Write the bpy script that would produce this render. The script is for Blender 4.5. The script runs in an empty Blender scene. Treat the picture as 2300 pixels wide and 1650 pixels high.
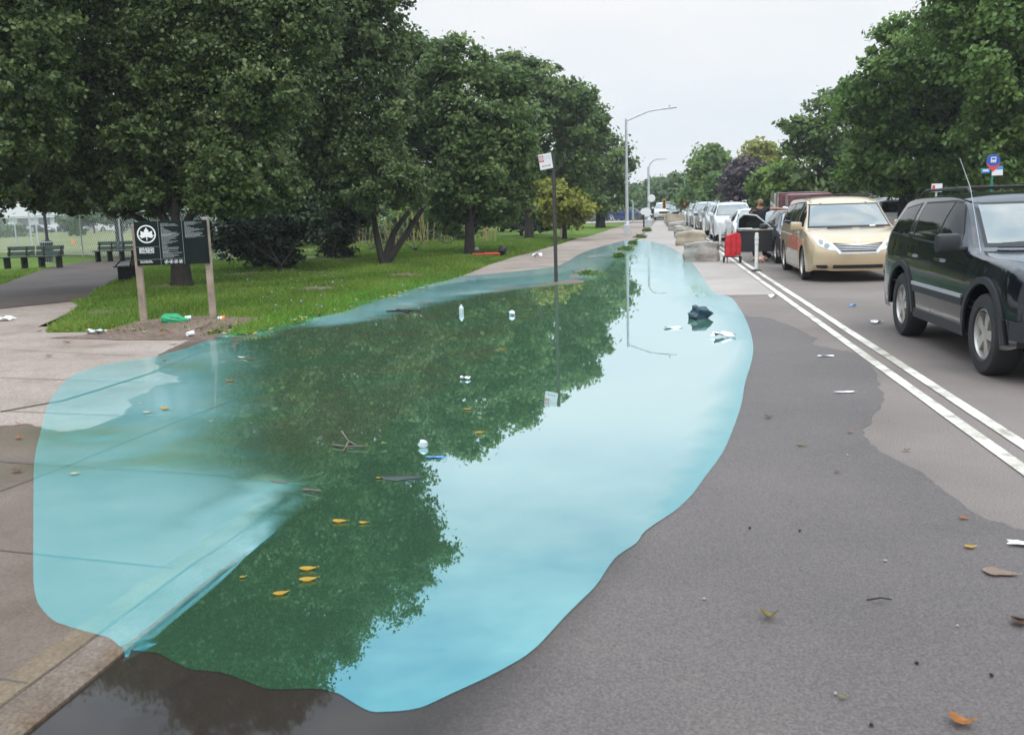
import bpy, bmesh, math, random
import numpy as np
from mathutils import Vector, Matrix
from mathutils.geometry import delaunay_2d_cdt
from mathutils.bvhtree import BVHTree
random.seed(7)
R_ = math.radians
sc = bpy.context.scene
# ---------------------------------------------------------------- camera
F = 2120.0                                  # focal length in pixels of the 2300 px wide photograph
CAMH = 1.68; RHO = R_(-1.7)                  # eye height, slight roll of the hand-held camera
_u0, _v0 = 321 / F, 365.5 / F
_u = _u0 * math.cos(RHO) - _v0 * math.sin(RHO); _v = _u0 * math.sin(RHO) + _v0 * math.cos(RHO)
TH = math.atan(_v); PSI = math.atan(_u * math.cos(TH))
cd = bpy.data.cameras.new('camera'); cam = bpy.data.objects.new('camera', cd); sc.collection.objects.link(cam)
cam.location = (0, 0, CAMH); cam.rotation_euler = (Matrix.Rotation(PSI, 3, 'Z') @ Matrix.Rotation(math.pi / 2 - TH, 3, 'X') @ Matrix.Rotation(RHO, 3, 'Z')).to_euler()
cd.sensor_width = 36; cd.lens = 36 * F / 2300; cd.clip_end = 2000; cd.clip_start = .05
cd.dof.use_dof = True; cd.dof.focus_distance = 13; cd.dof.aperture_fstop = 4.0
sc.camera = cam
# ---------------------------------------------------------------- world and sun (overcast)
SUN_EL, SUN_AZ = 50, 158
w = bpy.data.worlds.new('World'); sc.world = w; w.use_nodes = True
nt = w.node_tree; nt.nodes.clear()
def N(nt, t, **kw):
    n = nt.nodes.new(t)
    for k, v in kw.items():
        if k in n.inputs: n.inputs[k].default_value = v
        else: setattr(n, k, v)
    return n
out = N(nt, 'ShaderNodeOutputWorld'); bg = N(nt, 'ShaderNodeBackground'); bg.inputs[1].default_value = 0.1
sky = N(nt, 'ShaderNodeTexSky'); sky.sky_type = 'NISHITA'; sky.sun_disc = False
sky.sun_elevation = R_(SUN_EL); sky.sun_rotation = R_(SUN_AZ); sky.air_density = 1.0; sky.dust_density = 2.0
tc = N(nt, 'ShaderNodeTexCoord'); mp = N(nt, 'ShaderNodeMapping'); mp.inputs['Scale'].default_value = (1.0, 1.0, 3.2)
no = N(nt, 'ShaderNodeTexNoise'); no.inputs['Scale'].default_value = 2.3; no.inputs['Detail'].default_value = 7; no.inputs['Roughness'].default_value = .5
nt.links.new(tc.outputs['Generated'], mp.inputs[0]); nt.links.new(mp.outputs[0], no.inputs[0])
cr = N(nt, 'ShaderNodeValToRGB'); cr.color_ramp.elements[0].position = .36; cr.color_ramp.elements[1].position = .62
cr.color_ramp.elements[0].color = (8.4, 9.0, 9.6, 1); cr.color_ramp.elements[1].color = (9.8, 9.85, 9.9, 1)
nt.links.new(no.outputs[0], cr.inputs[0])
sx = N(nt, 'ShaderNodeSeparateXYZ'); nt.links.new(tc.outputs['Generated'], sx.inputs[0])
mr = N(nt, 'ShaderNodeMapRange'); mr.inputs['From Min'].default_value = .34; mr.inputs['From Max'].default_value = .92
mr.inputs['To Min'].default_value = 1.0; mr.inputs['To Max'].default_value = 3.2
nt.links.new(sx.outputs[2], mr.inputs['Value'])
cr2 = N(nt, 'ShaderNodeValToRGB'); cr2.color_ramp.elements[0].position = .42; cr2.color_ramp.elements[1].position = .66
cr2.color_ramp.elements[0].color = (6.2, 7.6, 9.0, 1); cr2.color_ramp.elements[1].color = (11, 11.2, 11.3, 1); no2 = N(nt, 'ShaderNodeTexNoise'); no2.inputs['Scale'].default_value = 4.2; no2.inputs['Detail'].default_value = 8; no2.inputs['Roughness'].default_value = .55; nt.links.new(mp.outputs[0], no2.inputs[0]); nt.links.new(no2.outputs[0], cr2.inputs[0])
mr2 = N(nt, 'ShaderNodeMapRange'); mr2.inputs['From Min'].default_value = .20; mr2.inputs['From Max'].default_value = .36; nt.links.new(sx.outputs[2], mr2.inputs['Value'])
mc = N(nt, 'ShaderNodeMix'); mc.data_type = 'RGBA'; nt.links.new(mr2.outputs[0], mc.inputs[0]); nt.links.new(cr.outputs[0], mc.inputs[6]); nt.links.new(cr2.outputs[0], mc.inputs[7])
vm = N(nt, 'ShaderNodeVectorMath', operation='SCALE'); nt.links.new(mc.outputs[2], vm.inputs[0]); nt.links.new(mr.outputs[0], vm.inputs['Scale'])
mx = N(nt, 'ShaderNodeMix'); mx.data_type = 'RGBA'; mx.inputs[0].default_value = .96
nt.links.new(sky.outputs[0], mx.inputs[6]); nt.links.new(vm.outputs[0], mx.inputs[7])
nt.links.new(mx.outputs[2], bg.inputs[0]); nt.links.new(bg.outputs[0], out.inputs[0])
sl = bpy.data.lights.new('sun', 'SUN'); sl.energy = 1.1; sl.angle = R_(14); sl.color = (1, .96, .9)
so = bpy.data.objects.new('sun', sl); sc.collection.objects.link(so)
_d = Vector((math.sin(R_(SUN_AZ)) * math.cos(R_(SUN_EL)), math.cos(R_(SUN_AZ)) * math.cos(R_(SUN_EL)), math.sin(R_(SUN_EL))))
so.rotation_euler = _d.to_track_quat('Z', 'Y').to_euler()
sc.view_settings.view_transform = 'Standard'; sc.view_settings.look = 'None'; sc.view_settings.exposure = 0.0; sc.view_settings.gamma = 1
sc.render.resolution_x = 1024; sc.render.resolution_y = 734
sc.cycles.max_bounces = 8; sc.cycles.transparent_max_bounces = 12; sc.cycles.caustics_reflective = False
# ---------------------------------------------------------------- pixel -> ground helpers
_a = math.pi / 2 - TH
_M = np.array([[math.cos(PSI), -math.sin(PSI), 0], [math.sin(PSI), math.cos(PSI), 0], [0, 0, 1]]) @ \
     np.array([[1, 0, 0], [0, math.cos(_a), -math.sin(_a)], [0, math.sin(_a), math.cos(_a)]]) @ \
     np.array([[math.cos(RHO), -math.sin(RHO), 0], [math.sin(RHO), math.cos(RHO), 0], [0, 0, 1]])
K = 2300 / 2268
def ray(px, py): return _M @ np.array([(px - 1150) / F, (825 - py) / F, -1.0])
def P(px, py, z=0.0):
    d = ray(px, py); t = (z - CAMH) / d[2]; return Vector((d[0] * t, d[1] * t, z))
def D(x, y, z=0.0): return P(x * K, y * K, z)            # same, for the 2268 px wide view
def atY(x, y, Y):                                        # point seen at view pixel (x, y) at depth Y
    d = ray(x * K, y * K); t = Y / d[1]; return Vector((d[0] * t, Y, CAMH + d[2] * t))
# ---------------------------------------------------------------- object helpers
C = sc.collection
def tag(o, label=None, cat=None, group=None, kind=None):
    if label: o['label'] = label
    if cat: o['category'] = cat
    if group: o['group'] = group
    if kind: o['kind'] = kind
    return o
def empty(name, loc, rz=0, label=None, cat=None, group=None):
    o = bpy.data.objects.new(name, None); C.objects.link(o); o.location = loc; o.rotation_euler = (0, 0, rz)
    return tag(o, label, cat, group)
def copy_tree(o, parent=None):
    c = o.copy(); C.objects.link(c); c.parent = parent
    for ch in list(o.children): copy_tree(ch, c)
    return c
def finish(me, smooth, angle=35):
    if smooth:
        me.shade_smooth()
        me.set_sharp_from_angle(angle=R_(angle))
class MB:
    def __init__(s): s.bm = bmesh.new()
    def box(s, c, d, rz=0, rx=0, ry=0, bev=0):
        m = Matrix.Translation(c) @ Matrix.Rotation(rz, 4, 'Z') @ Matrix.Rotation(ry, 4, 'Y') @ Matrix.Rotation(rx, 4, 'X') @ Matrix.Diagonal((d[0], d[1], d[2], 1))
        g = bmesh.ops.create_cube(s.bm, size=1, matrix=m)
        if bev:
            es = list({e for v in g['verts'] for e in v.link_edges})
            bmesh.ops.bevel(s.bm, geom=es, offset=bev, segments=2, affect='EDGES', profile=.5)
        return s
    def tube(s, pts, radii, n=8, cap=True):
        pts = [Vector(p) for p in pts]
        if not hasattr(radii, '__len__'): radii = [radii] * len(pts)
        rings = []; up = None
        for i, p in enumerate(pts):
            t = (pts[min(i + 1, len(pts) - 1)] - pts[max(i - 1, 0)])
            t = t.normalized() if t.length > 1e-9 else Vector((0, 0, 1))
            if up is None: up = Vector((1, 0, 0)) if abs(t.x) < .9 else Vector((0, 1, 0))
            a = (up - t * up.dot(t)).normalized(); b = t.cross(a); up = a
            rings.append([s.bm.verts.new(p + (a * math.cos(2 * math.pi * k / n) + b * math.sin(2 * math.pi * k / n)) * radii[i]) for k in range(n)])
        for i in range(len(rings) - 1):
            for k in range(n): s.bm.faces.new((rings[i][k], rings[i][(k + 1) % n], rings[i + 1][(k + 1) % n], rings[i + 1][k]))
        if cap:
            s.bm.faces.new(rings[0][::-1]); s.bm.faces.new(rings[-1])
        return s
    def lathe(s, prof, axis='Z', c=(0, 0, 0), n=32, closed=False):
        rings = []
        for r, h in prof:
            ring = []
            for k in range(n):
                a = 2 * math.pi * k / n
                if axis == 'Z': v = (r * math.cos(a), r * math.sin(a), h)
                elif axis == 'X': v = (h, r * math.cos(a), r * math.sin(a))
                else: v = (r * math.cos(a), h, r * math.sin(a))
                ring.append(s.bm.verts.new(Vector(v) + Vector(c)))
            rings.append(ring)
        rr = range(len(rings)) if closed else range(len(rings) - 1)
        for i in rr:
            A, B = rings[i], rings[(i + 1) % len(rings)]
            for k in range(n): s.bm.faces.new((A[k], A[(k + 1) % n], B[(k + 1) % n], B[k]))
        return s
    def prism(s, poly, axis='Y', d0=0, d1=.1):
        def mk(u, v, d): return {'Y': (u, d, v), 'X': (d, u, v), 'Z': (u, v, d)}[axis]
        A = [s.bm.verts.new(mk(u, v, d0)) for u, v in poly]; B = [s.bm.verts.new(mk(u, v, d1)) for u, v in poly]
        s.bm.faces.new(A); s.bm.faces.new(B[::-1]); n = len(poly)
        for i in range(n): s.bm.faces.new((A[i], B[i], B[(i + 1) % n], A[(i + 1) % n]))
        return s
    def blob(s, c, r, sub=2, noise=.15, seed=0):
        g = bmesh.ops.create_icosphere(s.bm, subdivisions=sub, radius=1)
        rnd = random.Random(seed)
        ph = [rnd.uniform(0, 6) for _ in range(6)]
        for v in g['verts']:
            p = v.co.copy()
            k = 1 + noise * (math.sin(3 * p.x + ph[0]) * math.cos(4 * p.y + ph[1]) + .7 * math.sin(6 * p.z + ph[2] + 3 * p.x) + rnd.uniform(-.3, .3))
            v.co = Vector((p.x * r[0] * k, p.y * r[1] * k, p.z * r[2] * k)) + Vector(c)
        return s
    def build(s, name, mat, parent=None, smooth=False, angle=35, loc=None):
        bmesh.ops.recalc_face_normals(s.bm, faces=s.bm.faces[:])
        me = bpy.data.meshes.new(name); s.bm.to_mesh(me); s.bm.free()
        return link(name, me, mat, parent, smooth, angle, loc)
def link(name, me, mat, parent=None, smooth=False, angle=35, loc=None):
    if mat: me.materials.append(mat)
    finish(me, smooth, angle)
    o = bpy.data.objects.new(name, me); C.objects.link(o)
    if parent: o.parent = parent
    if loc is not None: o.location = loc
    return o
def np_mesh(name, V, Fq, attr=None, an='v'):
    me = bpy.data.meshes.new(name); V = np.asarray(V, np.float32); Fq = np.asarray(Fq, np.int32); k = Fq.shape[1]
    me.vertices.add(len(V)); me.vertices.foreach_set('co', V.ravel())
    me.loops.add(Fq.size); me.loops.foreach_set('vertex_index', Fq.ravel())
    me.polygons.add(len(Fq)); me.polygons.foreach_set('loop_start', np.arange(len(Fq), dtype=np.int32) * k)
    me.update(calc_edges=True)
    if attr is not None:
        a = me.attributes.new(an, 'FLOAT', 'FACE'); a.data.foreach_set('value', np.asarray(attr, np.float32))
    return me
# ---------------------------------------------------------------- materials
def mat(name, col, rough=.6, metal=0, spec=.5, coat=0, noise=None, bump=None, em=None, extra=None, alpha=1):
    """noise=(scale, amount, [second colour]); bump=(scale, strength)"""
    m = bpy.data.materials.new(name); m.use_nodes = True; nt = m.node_tree; b = nt.nodes['Principled BSDF']
    b.inputs['Base Color'].default_value = (*col, 1); b.inputs['Roughness'].default_value = rough
    b.inputs['Metallic'].default_value = metal; b.inputs['Specular IOR Level'].default_value = spec
    b.inputs['Coat Weight'].default_value = coat; b.inputs['Coat Roughness'].default_value = .04
    if em: b.inputs['Emission Color'].default_value = (*em[0], 1); b.inputs['Emission Strength'].default_value = em[1]
    tc = nt.nodes.new('ShaderNodeTexCoord')
    if noise:
        n = N(nt, 'ShaderNodeTexNoise', Scale=noise[0], Detail=6.0, Roughness=.6)
        nt.links.new(tc.outputs['Object'], n.inputs[0])
        r = nt.nodes.new('ShaderNodeValToRGB'); a = noise[1]
        c2 = noise[2] if len(noise) > 2 else tuple(min(1, c * (1 + a)) for c in col)
        c1 = col if len(noise) > 2 else tuple(c * (1 - a) for c in col)
        r.color_ramp.elements[0].color = (*c1, 1); r.color_ramp.elements[1].color = (*c2, 1)
        r.color_ramp.elements[0].position = .32; r.color_ramp.elements[1].position = .68
        nt.links.new(n.outputs[0], r.inputs[0]); nt.links.new(r.outputs[0], b.inputs['Base Color'])
    if bump:
        n = N(nt, 'ShaderNodeTexNoise', Scale=bump[0], Detail=4.0)
        nt.links.new(tc.outputs['Object'], n.inputs[0])
        bp = N(nt, 'ShaderNodeBump', Strength=bump[1], Distance=.02)
        nt.links.new(n.outputs[0], bp.inputs['Height']); nt.links.new(bp.outputs[0], b.inputs['Normal'])
    return m
def ground_mat(name, base, dark, light, fine=160, rough=.8, spec=.4, patch=.35, patchcol=None, stains=None, bump=.25):
    """speckled stone/asphalt: fine grain + coarse patches"""
    m = bpy.data.materials.new(name); m.use_nodes = True; nt = m.node_tree; b = nt.nodes['Principled BSDF']
    b.inputs['Roughness'].default_value = rough; b.inputs['Specular IOR Level'].default_value = spec
    g = nt.nodes.new('ShaderNodeNewGeometry')
    n1 = N(nt, 'ShaderNodeTexNoise', Scale=float(fine), Detail=2.0, Roughness=.75); nt.links.new(g.outputs[0], n1.inputs[0])
    r = nt.nodes.new('ShaderNodeValToRGB'); e = r.color_ramp.elements
    e[0].color = (*dark, 1); e[0].position = .3; e[1].color = (*light, 1); e[1].position = .72
    x = e.new(.5); x.color = (*base, 1)
    nt.links.new(n1.outputs[0], r.inputs[0])
    n2 = N(nt, 'ShaderNodeTexNoise', Scale=patch, Detail=8.0, Roughness=.6); nt.links.new(g.outputs[0], n2.inputs[0])
    r2 = nt.nodes.new('ShaderNodeValToRGB'); pc = patchcol or (.72, .72, .72)
    r2.color_ramp.elements[0].color = (*pc, 1); r2.color_ramp.elements[0].position = .35
    r2.color_ramp.elements[1].color = (1.08, 1.08, 1.08, 1); r2.color_ramp.elements[1].position = .6
    nt.links.new(n2.outputs[0], r2.inputs[0])
    mm = N(nt, 'ShaderNodeMix'); mm.data_type = 'RGBA'; mm.blend_type = 'MULTIPLY'; mm.inputs[0].default_value = 1
    nt.links.new(r.outputs[0], mm.inputs[6]); nt.links.new(r2.outputs[0], mm.inputs[7])
    last = mm.outputs[2]
    if stains:
        n3 = N(nt, 'ShaderNodeTexNoise', Scale=stains[0], Detail=5.0, Roughness=.55); nt.links.new(g.outputs[0], n3.inputs[0])
        r3 = nt.nodes.new('ShaderNodeValToRGB'); r3.color_ramp.elements[0].color = (1, 1, 1, 1); r3.color_ramp.elements[1].color = (*stains[1], 1)
        r3.color_ramp.elements[0].position = .52; r3.color_ramp.elements[1].position = .7
        nt.links.new(n3.outputs[0], r3.inputs[0])
        m4 = N(nt, 'ShaderNodeMix'); m4.data_type = 'RGBA'; m4.blend_type = 'MULTIPLY'; m4.inputs[0].default_value = 1
        nt.links.new(last, m4.inputs[6]); nt.links.new(r3.outputs[0], m4.inputs[7]); last = m4.outputs[2]
    nt.links.new(last, b.inputs['Base Color'])
    bp = N(nt, 'ShaderNodeBump', Strength=bump, Distance=.004); nt.links.new(n1.outputs[0], bp.inputs['Height']); nt.links.new(bp.outputs[0], b.inputs['Normal'])
    return m
def leaf_mat(name, c0, c1, c2, trans=.35, rough=.45, an='v'):
    m = bpy.data.materials.new(name); m.use_nodes = True; nt = m.node_tree; b = nt.nodes['Principled BSDF']; o = nt.nodes['Material Output']
    at = nt.nodes.new('ShaderNodeAttribute'); at.attribute_name = an
    r = nt.nodes.new('ShaderNodeValToRGB'); e = r.color_ramp.elements
    e[0].color = (*c0, 1); e[0].position = 0; e[1].color = (*c2, 1); e[1].position = 1; x = e.new(.55); x.color = (*c1, 1)
    nt.links.new(at.outputs['Fac'], r.inputs[0]); nt.links.new(r.outputs[0], b.inputs['Base Color'])
    b.inputs['Roughness'].default_value = rough; b.inputs['Specular IOR Level'].default_value = .35
    t = nt.nodes.new('ShaderNodeBsdfTranslucent'); nt.links.new(r.outputs[0], t.inputs[0])
    mx = nt.nodes.new('ShaderNodeMixShader'); mx.inputs[0].default_value = trans
    nt.links.new(b.outputs[0], mx.inputs[1]); nt.links.new(t.outputs[0], mx.inputs[2]); nt.links.new(mx.outputs[0], o.inputs[0])
    return m
M = {}
M['asphalt'] = ground_mat('asphalt', (.180, .149, .132), (.112, .093, .083), (.262, .220, .196), fine=90, rough=.85, patch=.5, patchcol=(.82, .82, .82))
M['damp'] = ground_mat('damp asphalt', (.098, .081, .074), (.054, .045, .042), (.158, .130, .118), fine=95, rough=.6, patch=.5, patchcol=(.84, .84, .86), spec=.45)
M['newroad'] = ground_mat('pale road', (.35, .305, .275), (.24, .21, .19), (.44, .39, .355), fine=60, patch=.4, patchcol=(.85, .84, .83))
M['walk'] = ground_mat('concrete pavement', (.285, .228, .190), (.205, .165, .142), (.375, .315, .275), fine=45, patch=.7, patchcol=(.84, .82, .8), stains=(1.7, (.8, .77, .73)))
M['dampwalk'] = ground_mat('damp concrete', (.15, .112, .088), (.10, .074, .058), (.20, .155, .125), fine=80, rough=.5, patch=.8, patchcol=(.62, .56, .46), stains=(.9, (.55, .48, .34)))
M['kerb'] = ground_mat('kerb stone', (.155, .120, .095), (.09, .07, .055), (.22, .18, .145), fine=60, rough=.6, patch=2, patchcol=(.7, .64, .55), stains=(3, (.8, .66, .45)))
M['kerbstain'] = ground_mat('rusty kerb edge', (.165, .122, .075), (.11, .08, .05), (.22, .17, .115), fine=60, rough=.6, patch=2.5, patchcol=(.75, .7, .65))
M['path'] = ground_mat('shade-toned park path asphalt', (.072, .053, .044), (.044, .033, .027), (.105, .08, .068), fine=50, patch=.4, patchcol=(.75, .72, .7))  # tree shade is put into this base colour; no crown shades the path
M['dirt'] = ground_mat('bare soil', (.155, .105, .078), (.085, .055, .04), (.25, .185, .14), fine=18, rough=.95, patch=1.5, bump=.8)
M['lawn'] = ground_mat('lawn', (.10, .165, .025), (.05, .095, .014), (.18, .23, .05), fine=9, rough=.9, spec=.1, patch=.6, patchcol=(.62, .72, .6), stains=(.9, (1.25, 1.0, .8)), bump=.8)
M['field'] = ground_mat('ball field', (.17, .185, .085), (.13, .145, .06), (.22, .22, .12), fine=1.2, rough=.95, spec=.1, patch=.12, patchcol=(.8, .86, .8), stains=(.05, (1.2, 1.0, .9)))
M['joint'] = mat('joint', (.085, .07, .06), .9)
M['line'] = ground_mat('road paint', (.72, .69, .62), (.55, .52, .46), (.8, .77, .7), fine=45, rough=.6, patch=1.4, patchcol=(.55, .52, .47), stains=(5, (.50, .46, .41)))
M['bark'] = mat('bark', (.020, .016, .013), .9, noise=(6, .4), bump=(14, .8))
M['barkpale'] = mat('pale bark', (.13, .11, .09), .9, noise=(6, .35), bump=(14, .8))
M['tyre'] = mat('tyre', (.02, .02, .021), .75, noise=(40, .25))
M['rim'] = mat('alloy', (.55, .53, .49), .35, .7, noise=(12, .15))
M['rimdark'] = mat('rim well', (.03, .03, .03), .6)
M['glass'] = mat('car glass', (.006, .007, .007), .04, spec=.28)
M['screen'] = mat('windscreen', (.075, .10, .098), .05, spec=.9, coat=1)
M['seal'] = mat('rubber seal', (.012, .012, .013), .6)
M['plastic'] = mat('grey plastic', (.019, .020, .024), .55)
M['blackplastic'] = mat('black plastic', (.014, .014, .015), .5)
M['chrome'] = mat('chrome', (.75, .76, .78), .12, 1); M['dulltrim'] = mat('dull silver trim', (.42, .43, .45), .5, .2)
M['lamp'] = mat('headlamp glass', (.62, .64, .62), .12, spec=.8, coat=1, noise=(9, .25))
M['lampdark'] = mat('lamp bowl', (.25, .26, .26), .2, .6)
M['red'] = mat('tail lamp red', (.35, .02, .02), .2, coat=1)
M['under'] = mat('underbody', (.012, .012, .012), .9)
M['white'] = mat('white paint', (.74, .75, .76), .4)
M['paper'] = mat('white paper', (.78, .79, .82), .7, noise=(30, .08))
M['steel'] = mat('galvanised steel', (.52, .55, .58), .45, .3, noise=(6, .12))
M['darksteel'] = mat('brown steel', (.045, .036, .032), .5, noise=(20, .3))
M['green'] = mat('park bench green', (.022, .045, .033), .5, noise=(5, .3))
M['wood'] = mat('weathered wood', (.32, .25, .20), .85, noise=(4, .3), bump=(25, .5))
M['stone'] = mat('rough stone', (.24, .225, .20), .9, noise=(3.2, .4, (.43, .40, .36)), bump=(7, 1.0))
M['post'] = mat('white delineator', (.74, .74, .70), .5, noise=(8, .08))
# ================================================================ ground
KY = [-3, 2.75, 4.57, 6.82, 13.14, 22.2, 33.2, 46.4, 63.7, 91, 130, 400]; KX = [-2.30, -2.24, -2.20, -2.14, -1.84, -1.48, -1.24, -.99, -.68, -.2, .4, 4]            # the kerb line
def kx(y): return float(np.interp(y, KY, KX))            # joint between pavement and kerb stone
KW = .17
def XY(pts): return [(p[0], p[1]) for p in pts]
def DD(pts, z=0): return [(D(x, y, z).x, D(x, y, z).y) for x, y in pts]
def sdist(poly, pts):                                    # signed distance, inside > 0
    A = np.array(poly, float); B = np.roll(A, -1, 0); Q = np.asarray(pts, float)
    best = np.full(len(Q), 1e9); ins = np.zeros(len(Q), bool)
    for a, b in zip(A, B):
        ab = b - a; L = ab @ ab + 1e-12; t = np.clip(((Q - a) @ ab) / L, 0, 1); d = np.hypot(*(Q - a - t[:, None] * ab).T); best = np.minimum(best, d)
        c = ((a[1] > Q[:, 1]) != (b[1] > Q[:, 1])); xx = (b[0] - a[0]) * (Q[:, 1] - a[1]) / ((b[1] - a[1]) if abs(b[1] - a[1]) > 1e-12 else 1e-12) + a[0]
        ins ^= c & (Q[:, 0] < xx)
    return np.where(ins, best, -best)
def sstep(x, a, b): t = np.clip((x - a) / (b - a), 0, 1); return t * t * (3 - 2 * t)
def rough(poly, amp, n=6, seed=1, rel=True):             # wander an outline
    rnd = random.Random(seed); o = []
    m = len(poly)
    for i in range(m):
        a, b = Vector(poly[i]), Vector(poly[(i + 1) % m])
        for k in range(n):
            p = a.lerp(b, k / n); s = amp * (p.y / 8 if rel else 1)
            o.append((p.x + rnd.uniform(-s, s), p.y + rnd.uniform(-s, s) * (1.6 if rel else 1)))
    return o
FLOOD = DD([(690, 1062), (580, 1005), (560, 960), (590, 900), (575, 850), (590, 800), (545, 770), (535, 752), (600, 735), (660, 720), (730, 722), (800, 716), (867, 695), (960, 672), (1051, 654), (1169, 636), (1270, 626), (1310, 618), (1372, 566), (1420, 560), (1420, 700), (1100, 900)]) + [(-1.6, 5.0), (-2.0, 4.45)]
def Hs(pts):                                             # pavement height
    d = sdist(FLOOD, pts); return .03 * (1 - sstep(d, -.5, -.02))
def H1(x, y): return float(Hs([(x, y)])[0])
def sheet(name, poly, mat_, zf, lines=(), step=.035, y0=1.2, smooth=True, attr=None, kind='structure', parent=None, grid=True):
    poly = [tuple(p) for p in poly]; pts = []
    if grid:
        Q = []; y = max(y0, min(p[1] for p in poly)); ymax = max(p[1] for p in poly); xa = min(p[0] for p in poly); xb = max(p[0] for p in poly)
        j = 0
        while y < ymax:
            s = max(step * y, .03); xs = np.arange(xa + (j % 2) * s / 2, xb, s); Q += [(x, y) for x in xs]; y += s; j += 1
        Q = np.array(Q)
        if len(Q):
            d = sdist(poly, Q); pts = [tuple(q) for q, dd in zip(Q, d) if dd > max(step * q[1], .03) * .4]
    n = len(poly); ed = []
    if lines and len(pts):
        Q = np.array(pts); keep = np.ones(len(Q), bool)
        for L in lines:
            lx = np.interp(Q[:, 1], [q[1] for q in L], [q[0] for q in L]); keep &= np.abs(Q[:, 0] - lx) > .012 * Q[:, 1] * .6
        pts = [tuple(q) for q in Q[keep]]
    for L in lines:
        ok = sdist(poly, L) > .004
        for i in range(len(L)):
            if ok[i]:
                pts.append(L[i])
                if i and ok[i - 1]: ed.append((n + len(pts) - 2, n + len(pts) - 1))
    vs = [Vector(p) for p in poly] + [Vector(p) for p in pts]
    r = delaunay_2d_cdt(vs, [(i, (i + 1) % n) for i in range(n)] + ed, [], 1, 1e-5)
    V2, Fs = r[0], r[2]
    z = zf(np.array([(v.x, v.y) for v in V2]))
    me = bpy.data.meshes.new(name)
    fs = []
    for f in Fs:
        a, b, c = (V2[i] for i in f[:3])
        fs.append(tuple(f) if (b - a).cross(c - a) > 0 else tuple(f[::-1]))
    me.from_pydata([(v.x, v.y, zz) for v, zz in zip(V2, z)], [], fs); me.update()
    if attr:
        for an, fn in attr.items():
            a = me.attributes.new(an, 'FLOAT', 'POINT'); a.data.foreach_set('value', np.asarray(fn(np.array([(v.x, v.y) for v in V2])), np.float32))
    o = link(name, me, mat_, parent, smooth)
    if kind and not parent: o['kind'] = kind
    return o
def flat(z): return lambda Q: np.full(len(Q), z)
Ys = [y for y in KY if 0 <= y <= 130]
yy = [.3]; 
while yy[-1] < 130: yy.append(yy[-1] * 1.04 + .01)
kerb_in = [(kx(y), y) for y in yy]; kerb_out = [(kx(y) + KW, y) for y in yy]; kerb_out2 = [(kx(y) + KW + .006, y) for y in yy]; kerb_out3 = [(kx(y) + KW + .014, y) for y in yy]
# far ground to the horizon
g = MB(); g.bm.faces.new([g.bm.verts.new(v) for v in ((-900, -20, -.10), (900, -20, -.10), (900, 1500, -.10), (-900, 1500, -.10))]); tag(g.build('ground', M['field']), kind='structure')
sheet('road', [(kx(-.5) + KW, -.5)] + kerb_out + [(-60, 130), (-60, 160), (90, 160), (90, 130), (10.3, 130), (10.3, -.5)], M['asphalt'], flat(0.0), grid=False, smooth=False)
# pale resurfaced bike lane
YN = P(1612, 664).y
sheet('bike_lane', [p for p in kerb_out if YN < p[1] < 110] + [(2.17, 110), (2.17, YN)] , M['newroad'], flat(.004), grid=False, smooth=False)
DAMP = DD([(1560, 668), (1650, 700), (1700, 703), (1765, 728), (1805, 748)]) + DD([(1800, 765), (1840, 772), (1900, 782), (1930, 800), (1948, 850), (1957, 885), (1925, 935), (1908, 962), (1950, 1000), (2040, 1045), (2080, 1078), (2160, 1140), (2268, 1175), (2500, 1230)])
DAMP = rough(DAMP, .022, 5, 3)[:-5] + [(2.1, 1.0), (kx(1) + KW + .03, 1.0)] + [(kx(y) + KW + .03, y) for y in (2, 4, 6, 9, 12, 15)] + DD([(1380, 640)])
sheet('damp_road', DAMP, M['damp'], flat(.0034), grid=False, smooth=False)
GP = [P(*a) for a in [(101, 752), (300, 751), (440, 752), (510, 756), (550, 756), (600, 745), (669, 731), (720, 716), (772, 707), (840, 683), (907, 659), (1026, 627), (1126, 588), (1243, 554), (1317, 533), (1388, 511)]]
GRASS = rough(XY(GP), .02, 4, 5)[:-4]
GRASS = GRASS + [(-2.3, 86), (-2.0, 110)]
WALK = kerb_in + [(-1.2, 130), (-2.6, 110)] + [(x - .7, y + .8) for x, y in GRASS[::-1]] + [(-13, 22), (-60, 24), (-60, .3)]
walk = sheet('pavement', WALK, M['walk'], lambda Q: Hs(Q), step=.03, y0=2, lines=[kerb_in])
# kerb stone: top strip + face
g = MB(); prev = None
for y in yy:
    x = kx(y); h = H1(x, y); h2 = min(h, H1(x + KW, y)); cur = [g.bm.verts.new(v) for v in ((x, y, h), (x + .012, y, h - .006), (x + .024, y, h + (h2 - h) * .14 + .001), (x + KW - .02, y, h2 + (h - h2) * .12 + .0005), (x + KW, y, h2 - .012), (x + KW + .004, y, -.09))]
    if prev:
        for k in range(5): g.bm.faces.new((prev[k], prev[k + 1], cur[k + 1], cur[k]))
    prev = cur
kerb = g.build('kerb', M['kerb'], smooth=True, angle=25); kerb['kind'] = 'structure'
# rusty edge of the slabs beside the kerb
L = [y for y in yy if y < 5.4]
sheet('kerb_stain', rough([(kx(y) - .012, y) for y in L] + [(kx(y) - .13, y) for y in L[::-1]], .006, 2, 4, False), M['kerbstain'], lambda Q: Hs(Q) + .0062, parent=None, y0=2)
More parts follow.
